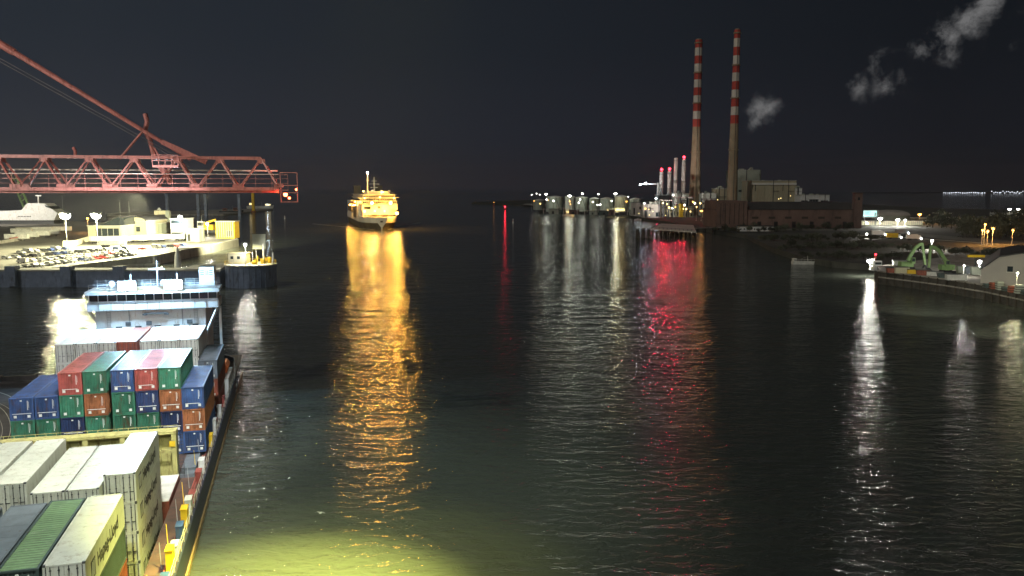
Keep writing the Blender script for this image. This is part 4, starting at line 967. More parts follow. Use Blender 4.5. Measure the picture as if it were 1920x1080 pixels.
for i, z in enumerate((20.6, 23.2, 25.8)):
    up.box(-14.2+0.4*i, 14.2-0.4*i, 15+1.2*i, 120, z+0.3, z+2.3); up.box(-15.3+0.3*i, 15.3-0.3*i, 13.4+1.2*i, 122, z+2.3, z+2.6)
up.box(-16.6, 16.6, 16.0, 22.0, 25.8, 26.1); up.box(-8, 8, 19, 60, 28.4, 31.0)
uo = up.build('superstructure', 'ferry_white', fer)
em = MB(); em.box(-1.6, 0.4, 12.9, 12.997, 17.0, 19.0); em.bar((0.9, 12.95, 17.0), (1.8, 12.95, 19.0), 0.7, 0.08); em.build('emblem', 'ferry_dark', uo)
wn = MB()
for i, z in enumerate((21.4, 24.0, 26.6)):
    for kx in range(18):
        x = -13.0+0.4*i+kx*(26-0.8*i)/17
        wn.box(x-0.6, x+0.6, 14.93+1.2*i, 14.997+1.2*i, z-0.2, z+1.2)
for z, yy, hw in ((20.2, 12.37, 14.9), (22.9, 13.37, 15.0), (25.5, 14.57, 14.6)):
    wn.box(-hw, hw, yy-0.02, yy, z+0.02, z+0.16)
wn.box(-13.0, -7.5, 12.93, 12.99, 16.4, 18.6); wn.box(-13.2, 13.2, 14.93, 14.99, 10.6, 11.3)
wn.build('deck_windows', 'glass', uo)
for i in range(3):
    z = 21.0+2.6*i; w2 = MB()
    for kx in range(24): w2.box(-15.42 if i == 0 else -14.6+0.4*(i-1), (-15.4 if i == 0 else -14.2+0.4*(i-1))-0.0, 44+kx*4, 46+kx*4, z-3, z-2)
    w2.build('side_windows', 'glass', uo)
sdp = MB(); sdp.box(-16.0, -15.4, 60, 90, 8, 18); sdp.box(-15.9, -15.42, 100, 160, 12, 17); sdp.build('side_casing', 'ferry_dark', uo)
md = MB()
for kx in range(10): md.tube((-12+kx*2.7, 14.4, 10.4), (-12+kx*2.7, 14.4, 12.0), 0.25)
md.box(-6.5, -2.5, 10, 13, 10.4, 12.2); md.box(2, 6, 10, 13, 10.4, 12.0); md.tube((-9, 11, 11), (-7, 11, 11), 0.7); md.tube((8, 11, 11), (10, 11, 11), 0.7)
md.build('mooring_winches', 'ferry_dark', fer)
rr_ = MB()
for z in (29.5, 30.1): rr_.box(-13, 13, 18.2, 18.26, z, z+0.06)
for kx in range(27): rr_.box(-13+kx, -12.93+kx, 18.2, 18.26, 28.4, 30.1)
for zz, yy in ((21.2, 12.6),):
    for kx in range(31): rr_.box(-15+kx, -14.94+kx, yy, yy+0.06, 20.6, 21.7)
    rr_.box(-15, 15, yy, yy+0.06, 21.6, 21.7)
rr_.build('deck_rail', 'ferry_white', fer)
rm = MB(); rm.tube((-8.5, 24, 28.4), (-8.5, 24, 46), 0.7, 0.45); rm.box(-10, -7, 23.8, 24.2, 40, 40.4); rm.build('foremast', 'ferry_white', fer)
rm = MB(); rm.tube((-1.5, 40, 31), (-1.5, 40, 43), 0.6, 0.3)
for z, ww in ((34, 3.2), (37, 4.4), (39.5, 2.4)): rm.box(-1.5-ww, -1.5+ww, 39.8, 40.2, z, z+0.4)
rm.build('radar_mast', 'ferry_white', fer)
for x, y, r_ in ((-4.5, 26, 1.5), (2.8, 25, 1.3), (9.5, 26, 1.2), (-11, 27, 1.1)): rm = MB(); rm.sphere((x, y, 31.0), r_); rm.tube((x, y, 28.4), (x, y, 30), 0.4); rm.build('radar_dome', 'ferry_white', fer)
for x in (-13, 7): fu = MB(); fu.box(x, x+6, 110, 122, 28.4, 36); fu.build('funnel', 'ferry_dark', fer)
for y in (64, 80, 96): lbf = MB(); lbf.loft([[(-16.4+x*q, y+yy, 20+z*q) for x, z in ((-0.9, 0.3), (0, -1.2), (0.9, 0.3), (0.5, 1.2), (-0.5, 1.2))] for yy, q in ((0, 0.4), (1.5, 1), (8, 1), (9.5, 0.4))]); lbf.build('lifeboat', 'orange_boat', fer)
fm = Matrix.Translation(fp) @ Matrix.Rotation(TH*1.02, 4, 'Z')
def flamp(x, y, z, power, r=0.7, lens=E_WARM, col=WARM, size=0.9):
    b = MB(); b.sphere((x, y, z), size); b.box(x-0.5, x+0.5, y+size*0.6, y+size+1.2, z-0.3, z+0.3); b.build('deck_lamp', lens, fer)
    if power: point('bulb', fm @ Vector((x, y-size-r-0.2, z)), power, col, r)
for x, z in ((-7.2, 21.6), (8.0, 21.6), (13.0, 13.2)):
    b = MB(); b.bar((x, 13.5, z-1.0 if z > 15 else z-2.5), (x, 5.2, z), 0.3); b.build('lamp_bracket', 'ferry_white', fer)
flamp(-7.2, 4.5, 21.6, 3.6e4, 1.3, size=1.4); flamp(8.0, 4.5, 21.6, 3.6e4, 1.3, size=1.4); flamp(13.0, 4.5, 13.2, 2.6e4, 1.3, size=1.3)
flamp(-12.5, 12.8, 14.6, 4000, 0.9); flamp(-4, 13.6, 14.8, 1800, 0.7, size=0.6); flamp(4, 13.6, 14.8, 1800, 0.7, size=0.6)
flamp(-12, 13.6, 25.5, 1500, 0.5, size=0.6); flamp(0.5, 13.6, 26.4, 1500, 0.5, size=0.5); flamp(12, 13.6, 25.5, 1500, 0.5, size=0.6)
flamp(-8.5, 24, 46.5, 6000, 0.5, E_WHITE, WHITE, 0.7)
flamp(-12.5, 20, 31, 5000, 0.4, size=0.5); flamp(2.8, 20, 30.5, 6000, 0.4, size=0.5); flamp(-17.5, 45, 22, 12000, 0.5, size=0.5); flamp(-17.5, 110, 18, 20000, 0.5, size=0.6)
# bow wake
wk = MB(); 
for sgn in (-1, 1):
    for i in range(14):
        y = 4+i*9; x = sgn*(5+i*3.2); wk.add([(x, y, 0.03), (x+sgn*2.6, y+2, 0.03), (x+sgn*5.5, y+11, 0.03), (x+sgn*2.2, y+9, 0.03)], [(0, 1, 2, 3) if sgn > 0 else (3, 2, 1, 0)])
foam = mat('sea_foam', (0.35, 0.35, 0.32), 0.7, var=0.5, scale=0.5)
wo = tag(obj('wake_foam', wk.mesh('wake_foam', foam), None, fp, TH*1.02), 'thin lines of foam at the bow of the car ferry', 'foam', kind='stuff')

# ------------------------------------------------------------------ buoys, gull
bu = thing('channel_buoy', 'red lit channel buoy on the dark water left of the tank farm', 'buoy', P(947, 393, 0))
b = MB(); b.lathe([(2.6, -0.6), (2.8, 0.8), (2.0, 1.4), (0.9, 2.0)], 14); b.build('float', 'c_red', bu); b = MB(); [b.bar((1.4*math.cos(a), 1.4*math.sin(a), 1.4), (0.3*math.cos(a), 0.3*math.sin(a), 6), 0.25) for a in (0, 1.6, 3.1, 4.7)]; b.box(-4, 4, -0.1, 0.1, 6.0, 6.4); b.build('cage', 'c_red', bu)
b = MB(); b.sphere((0, 0, 4.4), 1.1); b.build('lamp', E_RED, bu); point('bulb', Vector(bu.location)+Vector((0, -2.8, 5)), 600, REDL, 0.8)
bu = thing('channel_buoy', 'small amber lit channel mark at the tip of the far spit', 'buoy', P(926, 385, 0)); b = MB(); b.lathe([(2.0, -0.6), (2.0, 1.0), (0.6, 2.0), (0.5, 5)], 12); b.build('float', 'c_red', bu); b = MB(); b.sphere((0, 0, 5.8), 0.5); b.build('lamp', E_ORANGE, bu)
bu = thing('marker_buoy', 'slim white marker buoy floating near the red lit buoy', 'buoy', P(962, 418, 0)); b = MB(); b.lathe([(0.9, -0.4), (0.9, 0.6), (0.45, 1.2), (0.4, 3.6), (0.1, 4.2)], 12); b.build('body', 'ship_white', bu); b = MB(); b.lathe([(0.47, 2.0), (0.47, 2.5)], 12); b.build('band', 'c_red', bu)
bu = thing('marker_buoy', 'tiny white marker buoy under the tip of the red boom', 'buoy', P(534, 410, 0)); b = MB(); b.lathe([(0.7, -0.4), (0.7, 0.6), (0.4, 1.2), (0.3, 3.2)], 10); b.build('body', 'ship_white', bu); b = MB(); b.lathe([(0.42, 1.7), (0.42, 2.1)], 10); b.build('band', 'c_red', bu)
gp = P(601, 962, 0.6)
b = MB(); b.loft([[(x*1.0, y*q*0.11, z+zz*q) for y, zz in ((-1, 0), (0, 0.06), (1, 0), (0, -0.07))] for x, q, z in ((-0.26, 0.2, 0.02), (-0.1, 1, 0), (0.1, 1.0, 0.0), (0.2, 0.6, 0.05), (0.3, 0.35, 0.07))])
for sg in (-1, 1): b.add([(0.08, sg*0.06, 0.04), (-0.1, sg*0.06, 0.04), (-0.06, sg*0.4, 0.16), (0.06, sg*0.4, 0.16), (-0.12, sg*0.75, 0.03)], [(0, 1, 2, 3), (3, 2, 4)])
gu = tag(obj('gull', b.mesh('gull', 'snow'), None, gp, R(75)), 'white gull gliding low over the dark water', 'gull')
gu.scale = (0.8, 0.8, 0.8)

# ------------------------------------------------------------------ right: land
RZ = 2.6
shore = [(884, 381.5), (930, 382.5), (985, 385), (1060, 389), (1130, 396), (1200, 410), (1250, 419), (1310, 430), (1400, 445), (1450, 470), (1500, 487), (1560, 497), (1640, 503)]
back = [(2300, 403), (1750, 390), (1640, 384), (1330, 377), (1200, 374.5), (1000, 374.5), (890, 378.5)]
pts_ = [P(a, b, RZ*0.4) for a, b in shore]
qz = 4.5
qedge = [P(1650, 509, qz), P(1712, 516, qz), P(1777, 524, qz), P(1850, 535, qz), P(1925, 550, qz), P(2100, 590, qz)]
allp = [(p.x, p.y) for p in pts_] + [(p.x, p.y) for p in [P(2600, 520, 2.6)]] + [tuple(P(a, b, RZ).xy) for a, b in back]
mb = MB(); mb.slab(allp, -1.5, RZ)
struct(mb, 'ground', 'land')
qpoly = [(p.x, p.y) for p in qedge] + [tuple(P(2350, 560, qz).xy), tuple(P(2100, 478, qz).xy), tuple(P(1800, 478, qz).xy), tuple(P(1690, 492, qz).xy), tuple(P(1645, 499, qz).xy)]
mb = MB(); mb.slab(qpoly, -1.5, qz); tag(mb.build('quay', 'concrete'), kind='structure')
_q = [(x, y) for x, y in qpoly]
mb = MB()
for a_, c2 in zip([P(1640, 505, qz)]+qedge[:-1], qedge):
    d = (c2-a_).normalized(); nr = Vector((d.y, -d.x, 0))*0.06
    mb.add([a_+nr+Vector((0,0,-6)), c2+nr+Vector((0,0,-6)), c2+nr+Vector((0,0,-0.25)), a_+nr+Vector((0,0,-0.25))], [(0,1,2,3)])
tag(mb.build('quay_wall', 'pile_dark'), kind='structure')
# dark piled face: fenders
pf = thing('quay_fendering', 'dark timber piles lining the lit quay edge', 'fender piles')
tot_i = 0
b = MB()
for a_, c2 in zip(qedge[:-1], qedge[1:]):
    L_ = (c2-a_).length; nn = max(1, int(L_/3.4)); d = (c2-a_)/L_; nr = Vector((d.y, -d.x, 0))*0.45
    for i in range(0, nn): q = a_+d*(L_*i/nn)+nr; b = MB(); b.tube((q.x, q.y, -1), (q.x, q.y, qz+0.1), 0.28, n=6); b.build('pile', 'bark', pf) if q.x < 185 else None
b = MB()
for a_, c2 in zip(qedge[:-1], qedge[1:]): 
    d = (c2-a_).normalized(); nr = Vector((d.y, -d.x, 0))*0.15; b.bar(a_+nr+Vector((0,0,0.12)), c2+nr+Vector((0,0,0.12)), 0.9, 0.3); b.bar(a_+nr*3+Vector((0,0,-2.0)), c2+nr*3+Vector((0,0,-2.0)), 0.5, 0.4)
b.build('capping_beam', 'concrete', pf)
# inland road
mb = MB(); rd = [P(1390, 432, RZ), P(1640, 432.5, RZ), P(1760, 447, RZ), P(2050, 470, RZ), P(2050, 464, RZ), P(1760, 441, RZ), P(1640, 428.5, RZ), P(1390, 429, RZ)]
mb.slab([(p.x, p.y) for p in rd], RZ-0.2, RZ+0.012); struct(mb, 'road', 'asphalt')
mb = MB(); rd = [P(1600, 441, RZ), P(1700, 446, RZ), P(1900, 460, RZ), P(1900, 459, RZ), P(1700, 445.3, RZ), P(1600, 440.3, RZ)]
mb.slab([(p.x, p.y) for p in rd], RZ-0.2, RZ+0.03); struct(mb, 'kerb', 'paint_line')

# chimneys
def chimney(px_mid, ytop, Yc, r0, rb, rt, band_y, label, rand_off=0):
    x = Q(px_mid, 230, Yc).x; t = thing('chimney', label, 'chimney', (x, Yc, RZ), 0, 'two tall striped chimneys')
    top = Q(px_mid, ytop, Yc).z-RZ; zb = Q(px_mid, band_y, Yc).z-RZ
    def rad(z): return r0+(rb-r0)*z/zb if z < zb else rb+(rt-rb)*(z-zb)/(top-zb)
    b = MB(); b.lathe([(r0, 0), (rad(zb*.5), zb*0.5), (rb, zb)], 32); b.build('concrete_shaft', 'ch_conc', t)
    for i in range(11):
        a_, c2 = zb+(top-zb)*i/11, zb+(top-zb)*(i+1)/11
        b = MB(); b.lathe([(rad(a_)+0.02, a_+0.01), (rad(c2)+0.02, c2-0.0)], 32); b.build('red_band' if i % 2 == 0 else 'white_band', 'ch_red' if i % 2 == 0 else 'ch_white', t)
    for z in (top*0.36, zb+(top-zb)*0.27, zb+(top-zb)*0.62, top-4): b = MB(); b.lathe([(rad(z)+0.9, z), (rad(z)+0.9, z+0.3)], 24); b.lathe([(rad(z)+0.95, z+0.29), (rad(z)+0.95, z+1.2)], 24); b.build('gallery', 'ch_conc', t)
    b = MB(); b.box(-0.25, 0.25, -r0-0.2, -r0, 2, 3); b.bar((0, -r0-0.15, 0), (0, -rb-0.3, zb), 0.4); b.bar((0, -rb-0.3, zb), (0, -rt-0.4, top), 0.4); b.build('ladder', 'dsteel', t)
    b = MB(); b.lathe([(rt*0.8, top), (rt*0.8, top+1.0)], 20); b.build('rim', 'ch_conc', t)
    return x, Yc
ch1 = chimney(1306.3, 75, 975, 7.0, 4.6, 4.1, 238, 'striped chimney nearest the four red lit stacks, with the broader top')
ch2 = chimney(1377.0, 56, 920, 6.0, 4.4, 3.2, 232, 'taller looking slender striped chimney in front of the grey block')
# four stacks
for k, (px, yt, yb, rr0, red) in enumerate(((1240, 322, 372, 2.3, 1), (1255, 321, 372, 2.3, 1), (1266.5, 296, 374, 2.2, 0), (1281.5, 299, 372, 2.4, 1))):
    Yk = 950; x = Q(px, 340, Yk).x; top = Q(px, yt, Yk).z-RZ
    t = thing('exhaust_stack', ('pale steel exhaust stack, outermost of four beside the striped chimney', 'pale steel exhaust stack with red lamp, second of the four', 'pale steel exhaust stack without a lamp', 'pale steel exhaust stack with red lamp, next to the striped chimney')[k], 'exhaust stack', (x, Yk, RZ), 0, 'four exhaust stacks')
    b = MB(); b.lathe([(rr0, 0), (rr0, top)], 18); b.build('shaft', 'stack', t); b = MB(); b.lathe([(rr0+0.5, top-3), (rr0+0.5, top-2.6)], 18); b.lathe([(rr0+0.5, top*0.6), (rr0+0.5, top*0.6+0.4)], 18); b.build('gallery', 'dsteel', t)
    if red:
        b = MB(); b.sphere((0, 0, top+2.6), 1.5); b.tube((0, 0, top), (0, 0, top+1.5), 0.3); b.build('warning_lamp', E_RED, t); spot('red_beacon', (x, Yk-3.2, RZ+top+2.6), (x*0.3, Yk-400, 10), (42000, 34000, 0, 38000)[k], REDL, 90, 0.4, 1.0)
# power station blocks
def block(name, label, px0, px1, yt, Yb, depth, m, roofm='rooflight', win=None, zb=RZ, cat='building', over=0.5):
    t, W_, Hh, D_ = box_thing(name, label, cat, px0, px1, yt, 400, zb, depth, m, Y=Yb, roofm=roofm, over=over)
    if 850 < Yb < 1020 and W_ > 6:
        rb = random.Random(int(px0))
        for q in range(rb.randint(2, 4)):
            x = rb.uniform(0.05, 0.85)*W_; hh_ = rb.uniform(1.0, 3.2); b = MB(); b.box(x, x+rb.uniform(1.5, 4), 2, 6, Hh+0.1, Hh+hh_); b.build('roof_vent', 'bld_grey', t)
        for q in range(2):
            x = rb.uniform(0.1, 0.9)*W_; b = MB(); b.tube((x, -0.7, 0), (x, -0.7, Hh+1.5), 0.35); b.bar((x, -0.7, Hh*0.7), (min(W_, x+7), -0.7, Hh*0.7), 0.4); b.build('duct', 'dsteel', t)
        b = MB()
        for q in range(int(W_/3)): b.box(q*3+1.4, q*3+1.55, -0.12, -0.004, 0.3, Hh-0.4)
        b.build('cladding_ribs', m, t)
        for q in range(3):
            x, z = rb.uniform(0.05, 0.9)*W_, rb.uniform(0.1, 0.6)*Hh; b = MB(); b.box(x, x+1.1, -0.2, -0.13, z, z+0.8); b.build('lit_window', E_WINLIT, t)
    if win:
        rects(t, 'glass', [(W_*a, W_*b, Hh*c2, Hh*d) for a, b, c2, d in win])
    return t, W_, Hh
block('boiler_house', 'tall grey green boiler house behind the slender striped chimney', 1379, 1424, 319, 1010, 50, 'bld_grey', win=[(0.1, 0.3, 0.5, 0.55), (0.45, 0.9, 0.42, 0.47)])
t, W_, Hh = block('turbine_hall', 'large tan turbine hall with pale roof edge', 1407, 1491, 339, 960, 40, 'bld_tan', win=[(0.08, 0.1, 0.7, 0.9), (0.7, 0.72, 0.7, 0.9)]); rects(t, 'rooflight', [(0, W_, Hh*0.88, Hh*0.94)], 'fascia', -0.8, -0.1)
rects(t, 'bld_tan', [(W_*q, W_*q+0.5, 2, Hh*0.86) for q in (0.14, 0.29, 0.43, 0.57, 0.71, 0.86)], 'pilaster', -0.5, -0.004)
t, W_, Hh = block('stair_block', 'white louvred block stepping down from the tan turbine hall', 1491.5, 1502, 353, 955, 25, 'ship_white'); rects(t, 'bld_grey', [(0.5, W_-0.5, Hh*q, Hh*q+0.8) for q in (0.5, 0.62, 0.74, 0.86)], 'louvre')
t, W_, Hh = block('office_block', 'long low white office block with a dark window band', 1500, 1554, 366, 930, 18, 'ship_white', win=[(0.3, 0.62, 0.55, 0.8), (0.02, 0.25, 0.6, 0.75), (0.7, 0.95, 0.6, 0.75)])
block('annex_block', 'low cream block at the foot of the slender striped chimney', 1341, 1379, 354, 945, 20, 'bld_tan', win=[(0.1, 0.9, 0.5, 0.55)])
t, W_, Hh = block('switch_house', 'pale cream switch house between the two striped chimneys', 1315, 1342, 363, 940, 14, 'tank', win=[(0.1, 0.4, 0.4, 0.6), (0.55, 0.9, 0.3, 0.6)])
t, W_, Hh = block('boiler_block', 'pale boxy boiler block under the exhaust stacks', 1262, 1291, 363, 935, 24, 'tank', win=[(0.85, 0.97, 0.3, 0.8), (0.2, 0.5, 0.2, 0.4)])
t, W_, Hh = block('boiler_block', 'grey framed boiler block at the outer exhaust stacks', 1234, 1258, 366, 935, 24, 'dsteel'); rects(t, 'tank', [(W_*a, W_*(a+0.12), Hh*c2, Hh*(c2+0.25)) for a in (0.05, 0.3, 0.55, 0.8) for c2 in (0.1, 0.45)], 'panel')
# yellow lit plant in front
for k, (a_, b__, yt, m) in enumerate(((1246, 1262, 384, 'bld_tan'), (1263, 1273, 379, 'bld_grey'), (1275, 1283, 377, 'yel_plain'), (1284, 1300, 384, 'bld_tan'), (1318, 1342, 378, 'cream'), (1205, 1240, 378, 'shed_grey'))):
    t, W_, Hh = block('plant_shed', f"small lit plant shed at the shore below the chimneys, {ORD[k]} from the tank farm side" if k < 5 else 'low pale shed between the tank farm and the exhaust stacks', a_, b__, yt+5, 905-k*6, 10, m, roofm='roof_dark', win=[(0.1, 0.2, 0.1, 0.5), (0.35, 0.42, 0.5, 0.8), (0.7, 0.9, 0.1, 0.4)]); 
# dark brown warehouse
YW = 650
t, W_, Hh = block('brick_warehouse', 'long dark brown waterfront warehouse with a black roof', 1343, 1602, 393, YW, 45, 'bld_brown', 'roof_dark')
b = MB(); b.extr([(W_*0.22, Hh+0.4), (W_, Hh+0.4), (W_-1, Q(0, 379, YW+20).z-RZ), (W_*0.22, Q(0, 379, YW+20).z-RZ)], 6, 44); b.build('upper_roof', 'roof_dark', t)
b = MB(); b.box(-0.2, W_*0.22, -1.5, 40, -0.01, Q(0, 377, YW).z-RZ); wn_ = b.build('end_bay', 'bld_brown', t)
rects(t, 'bark', [(W_*0.22*q+0.5, W_*0.22*q+0.9, 3, Hh+5) for q in (0.1, 0.25, 0.4, 0.55, 0.7, 0.85)], 'rib', -1.7, -1.504)
rects(t, 'ink', [(W_*q, W_*q+3, 0.2, 5) for q in (0.3, 0.42, 0.55, 0.68, 0.8, 0.92)], 'door')
rects(t, 'bark', [(W_*q, W_*q+5, Hh*0.5, Hh*0.62) for q in (0.26, 0.38, 0.5, 0.62, 0.74, 0.86)], 'window')
t, W_, Hh = block('brick_tower', 'square brown brick tower at the end of the dark warehouse', 1602.5, 1616, 362, YW-3, 6, 'bld_brown', 'bld_brown', win=[(0.35, 0.65, 0.8, 0.88)])
t, W_, Hh = block('long_shed', 'long low shed with white lit wall before the dark warehouse', 1388, 1452, 424.5, 600, 8, 'ship_white', 'roof_dark', win=[(0.1*k+0.02, 0.1*k+0.05, 0.3, 0.6) for k in range(9)])
t, W_, Hh = block('pale_shed', 'pale ribbed boundary shed behind the bright lamps', 1617, 1732, 414, 700, 6, 'cream', 'roof_dark', win=[(0.05, 0.08, 0.2, 0.5)])
rects(t, 'shed_grey', [(W_*q/30, W_*q/30+0.4, 0, Hh*0.95) for q in range(30)], 'rib', -0.2, -0.004)
# billboard
bbp = Vector((Q(1618, 400, 690).x, 690, RZ)); bb = thing('billboard', 'cyan lit display screen on posts beside the brick tower', 'billboard', bbp)
w_ = Q(1647, 400, 690).x-bbp.x; z0, z1_ = Q(0, 408, 690).z-RZ, Q(0, 394, 690).z-RZ
b = MB(); b.box(0, w_, 0, 0.8, z0, z1_); b.build('frame', 'c_dark', bb); b = MB(); b.box(0.5, w_-1.5, -0.06, -0.004, z0+0.9, z1_-0.4); so2 = b.build('screen', E_SCREEN, bb)
b = MB()
for i, ll in enumerate((0.6, 0.45, 0.52)): b.box(1.2, 1.2+(w_-4)*ll, -0.1, -0.065, z1_-1.6-0.9*i, z1_-1.3-0.9*i)
b.box(w_-3.2, w_-2.2, -0.1, -0.065, z0+1.2, z1_-2.0); b.build('printed_lines', 'c_dark', so2)
for x in (1.5, w_-2): b = MB(); b.box(x, x+0.5, 0.1, 0.6, 0, z0); b.build('post', 'dsteel', bb)
# stadium-like dome
dx0, dx1 = Q(1646, 400, 820).x, Q(1712, 400, 820).x; t = thing('domed_hall', 'wide pale domed roof of a hall behind the bright lamps', 'building', ((dx0+dx1)/2, 830, RZ))
Rr = (dx1-dx0)/2; zt_ = Q(0, 394, 820).z-RZ; b = MB(); b.lathe([(Rr, 0), (Rr, zt_*0.45)], 32); b.build('wall', 'bld_grey', t); b = MB(); b.lathe([(Rr+0.5, zt_*0.45), (Rr*0.9, zt_*0.75), (Rr*0.6, zt_*0.93), (Rr*0.25, zt_), (0.1, zt_*1.01)], 32); b.build('roof', 'shed_grey', t)
block('flats', 'pale slab of flats far off with balconies', 1764, 1775, 400, 1000, 20, 'cream', win=[(0.2, 0.8, 0.7, 0.8), (0.2, 0.8, 0.4, 0.5)])
block('flats', 'darker slab of flats far off beside the pale one', 1777, 1786, 400, 1000, 20, 'bld_grey', win=[(0.2, 0.8, 0.7, 0.8), (0.2, 0.8, 0.4, 0.5)])
t, W_, Hh = block('teal_warehouse', 'teal lit warehouse under a pair of bright lamps', 1886, 1960, 399, 900, 30, 'tank', 'roof_dark', win=[(0.05, 0.2, 0.2, 0.5), (0.4, 0.6, 0.2, 0.5)])
for k in range(3):
    block('far_shed', f"small pale shed far off under the orange lamps, {ORD[k]} of three", 1650+60*k, 1672+60*k+8*k, 410-1*k, 860-30*k, 12, ('tank', 'bld_tan', 'cream')[k], win=[(0.2, 0.5, 0.2, 0.6)])
# tank farm
for k, (px0, px1, yt, yb, m) in enumerate(((1025, 1057, 366, 380, 'tank'), (1060, 1078, 367, 381, 'tank'), (1080, 1104, 368, 384, 'cream'), (1106, 1124, 368, 385, 'tank'), (1127, 1152, 369, 386, 'tank'), (1154, 1180, 367, 387, 'cream'), (1182, 1203, 370, 388, 'cream'), (1000, 1022, 372, 379, 'tank'))):
    Yk = 1090-k*12 if k < 7 else 1180; x0, x1_ = Q(px0, 380, Yk).x, Q(px1, 380, Yk).x; rr0 = (x1_-x0)/2; zt_ = Q(0, yt+(4, 2, 3, 5, 4, 2, 4, 4)[k], Yk).z-RZ; m = ('tank_b', 'tank', 'tank_b', 'bld_grey', 'tank_b', 'bld_tan', 'tank_b', 'bld_grey')[k]
    t = thing('storage_tank', (f"pale cylindrical storage tank with low conical roof, {ORD[k]} along the shore from the harbour mouth" if k < 7 else 'small pale storage tank nearest the harbour mouth'), 'storage tank', (x0+rr0, Yk+rr0, RZ), 0, 'storage tanks')
    b = MB(); b.lathe([(rr0, 0), (rr0, zt_)], 28); b.build('shell', m, t); b = MB(); b.lathe([(rr0+0.3, zt_), (rr0+0.3, zt_+0.4), (rr0*0.2, zt_+2)], 28); b.build('roof', 'rooflight', t)
    b = MB(); b.bar((rr0*0.7, -rr0*0.8, 0), (0, -rr0-0.4, zt_), 0.5); b.build('stairway', 'dsteel', t)
block('jetty_shed', 'small pale roofed shed beside the tank farm', 1185, 1212, 380, 930, 12, 'shed_grey', 'roof_dark', win=[(0.1, 0.2, 0.1, 0.6), (0.5, 0.8, 0.5, 0.7)])
mb = MB(); mb.slab([tuple(P(a, b, 2.62).xy) for a, b in ((980, 384), (1100, 391), (1200, 396), (1200, 388), (1100, 384), (985, 381.5))], 2.4, 2.63); struct(mb, 'road', 'concrete')
# arrow crane lamp arm
ca_ = thing('jib_crane', 'small crane with a level white lit jib beside the exhaust stacks', 'crane', (Q(1233, 372, 940).x, 940, RZ)); zt_ = Q(0, 346, 940).z-RZ
b = MB(); b.box(-0.8, 0.8, -0.8, 0.8, 0, zt_+2); b.build('mast', 'pole', ca_); b = MB(); b.box(-19, 0, -0.5, 0.5, zt_, zt_+1.0); b.build('jib', 'ship_white', ca_); b = MB(); b.sphere((-14, -1, zt_+1.5), 1.0); b.sphere((-20, -1, zt_), 0.7); b.build('lamp', E_COOL, ca_)
point('bulb', (Q(1233, 372, 940).x-14, 936, RZ+zt_+1.5), 8000, COOL, 0.6)
# right lamps
def far_lamp(px, py, Yk, lens, col, power, label, size=1.6, z=RZ, r=None, group='lamps on the far shore'):
    p = Vector((Q(px, py, Yk).x, Yk, z)); hh = Q(px, py, Yk).z-z; power = power*(0.007 if Yk > 800 else 0.12 if Yk > 450 else 0.35)
    return lamp_post(p, max(2.5, hh+0.5*size), lens, col, power, label, group, r=r or size*0.5, kind='cluster' if size > 1.4 else 'single', size=size, pole_r=0.12)
WG = (0.9, 1.0, 0.78)
far_lamp(1024, 364, 1080, E_WHITE, WG, 500000, 'white lamp at the harbour mouth end of the tank farm', 1.8)
far_lamp(1068, 367, 1040, E_WHITE, WG, 1200000, 'brightest white lamp of the tank farm', 2.4)
far_lamp(1092, 363, 1060, E_WHITE, WG, 350000, 'white lamp just past the brightest one at the tank farm', 1.6)
far_lamp(1122, 364, 1060, E_WHITE, WG, 180000, 'small white lamp midway along the tank farm', 1.2)
far_lamp(1154, 363, 1020, E_WHITE, WG, 700000, 'large white lamp towards the power station end of the tank farm', 2.1)
far_lamp(1178, 369, 980, E_WHITE, WG, 60000, 'tiny white lamp at the last storage tank', 0.8)
far_lamp(997, 365, 1120, E_WHITE, WHITE, 20000, 'tiny lamp on the spit, outermost', 0.8); far_lamp(1006, 363, 1120, E_WHITE, WHITE, 20000, 'tiny lamp on the spit, middle of three', 0.8); far_lamp(1012, 365, 1120, E_WHITE, WHITE, 20000, 'tiny lamp on the spit, innermost', 0.8)
far_lamp(1230, 372, 900, E_COOL, COOL, 90000, 'bluish lamp below the level jib crane', 1.4)
far_lamp(1315, 395, 790, E_ORANGE, SODIUM, 9000, 'amber lamp at the foot of the striped chimneys', 1.7)
far_lamp(1306, 388, 795, E_WARM, WARM, 4000, 'small yellow lamp beside the amber one at the chimney foot', 1.0)
far_lamp(1262, 366, 890, E_WHITE, WHITE, 60000, 'round white lamp on the boiler block', 1.2)
far_lamp(1650, 410, 680, E_WHITE, WHITE, 260000, 'bright lamp beside the cyan display screen', 1.9); far_lamp(1683, 412, 680, E_WHITE, WHITE, 220000, 'larger of two close bright lamps before the domed hall', 1.7); far_lamp(1697, 413, 680, E_WHITE, WHITE, 160000, 'smaller of two close bright lamps before the domed hall', 1.4)
far_lamp(1724, 402, 760, E_ORANGE, SODIUM, 150000, 'orange street lamp right of the domed hall', 1.8); far_lamp(1773, 411, 720, E_ORANGE, SODIUM, 50000, 'orange street lamp before the distant flats', 1.1)
far_lamp(1893, 392, 880, E_WHITE, WHITE, 220000, 'first of a pair of bright lamps over the teal warehouse', 1.9); far_lamp(1909, 392, 880, E_WHITE, WHITE, 220000, 'second of a pair of bright lamps over the teal warehouse', 1.9)
for k, (px, py) in enumerate(((1847, 421), (1862, 429), (1842, 432), (1899, 432), (1852, 434))): far_lamp(px, py, 455, E_ORANGE, SODIUM, 45000, f"small orange street lamp among the trees, {ORD[k]} of five", 0.9 if k != 1 else 1.3)
far_lamp(1625, 439, 520, E_WHITE, WHITE, 40000, 'white lamp of a lit yard by the dark scrub', 1.0, r=0.4); 
far_lamp(1747, 452, 420, E_WHITE, WHITE, 60000, 'white lamp above the green material handlers', 1.0, r=0.45)
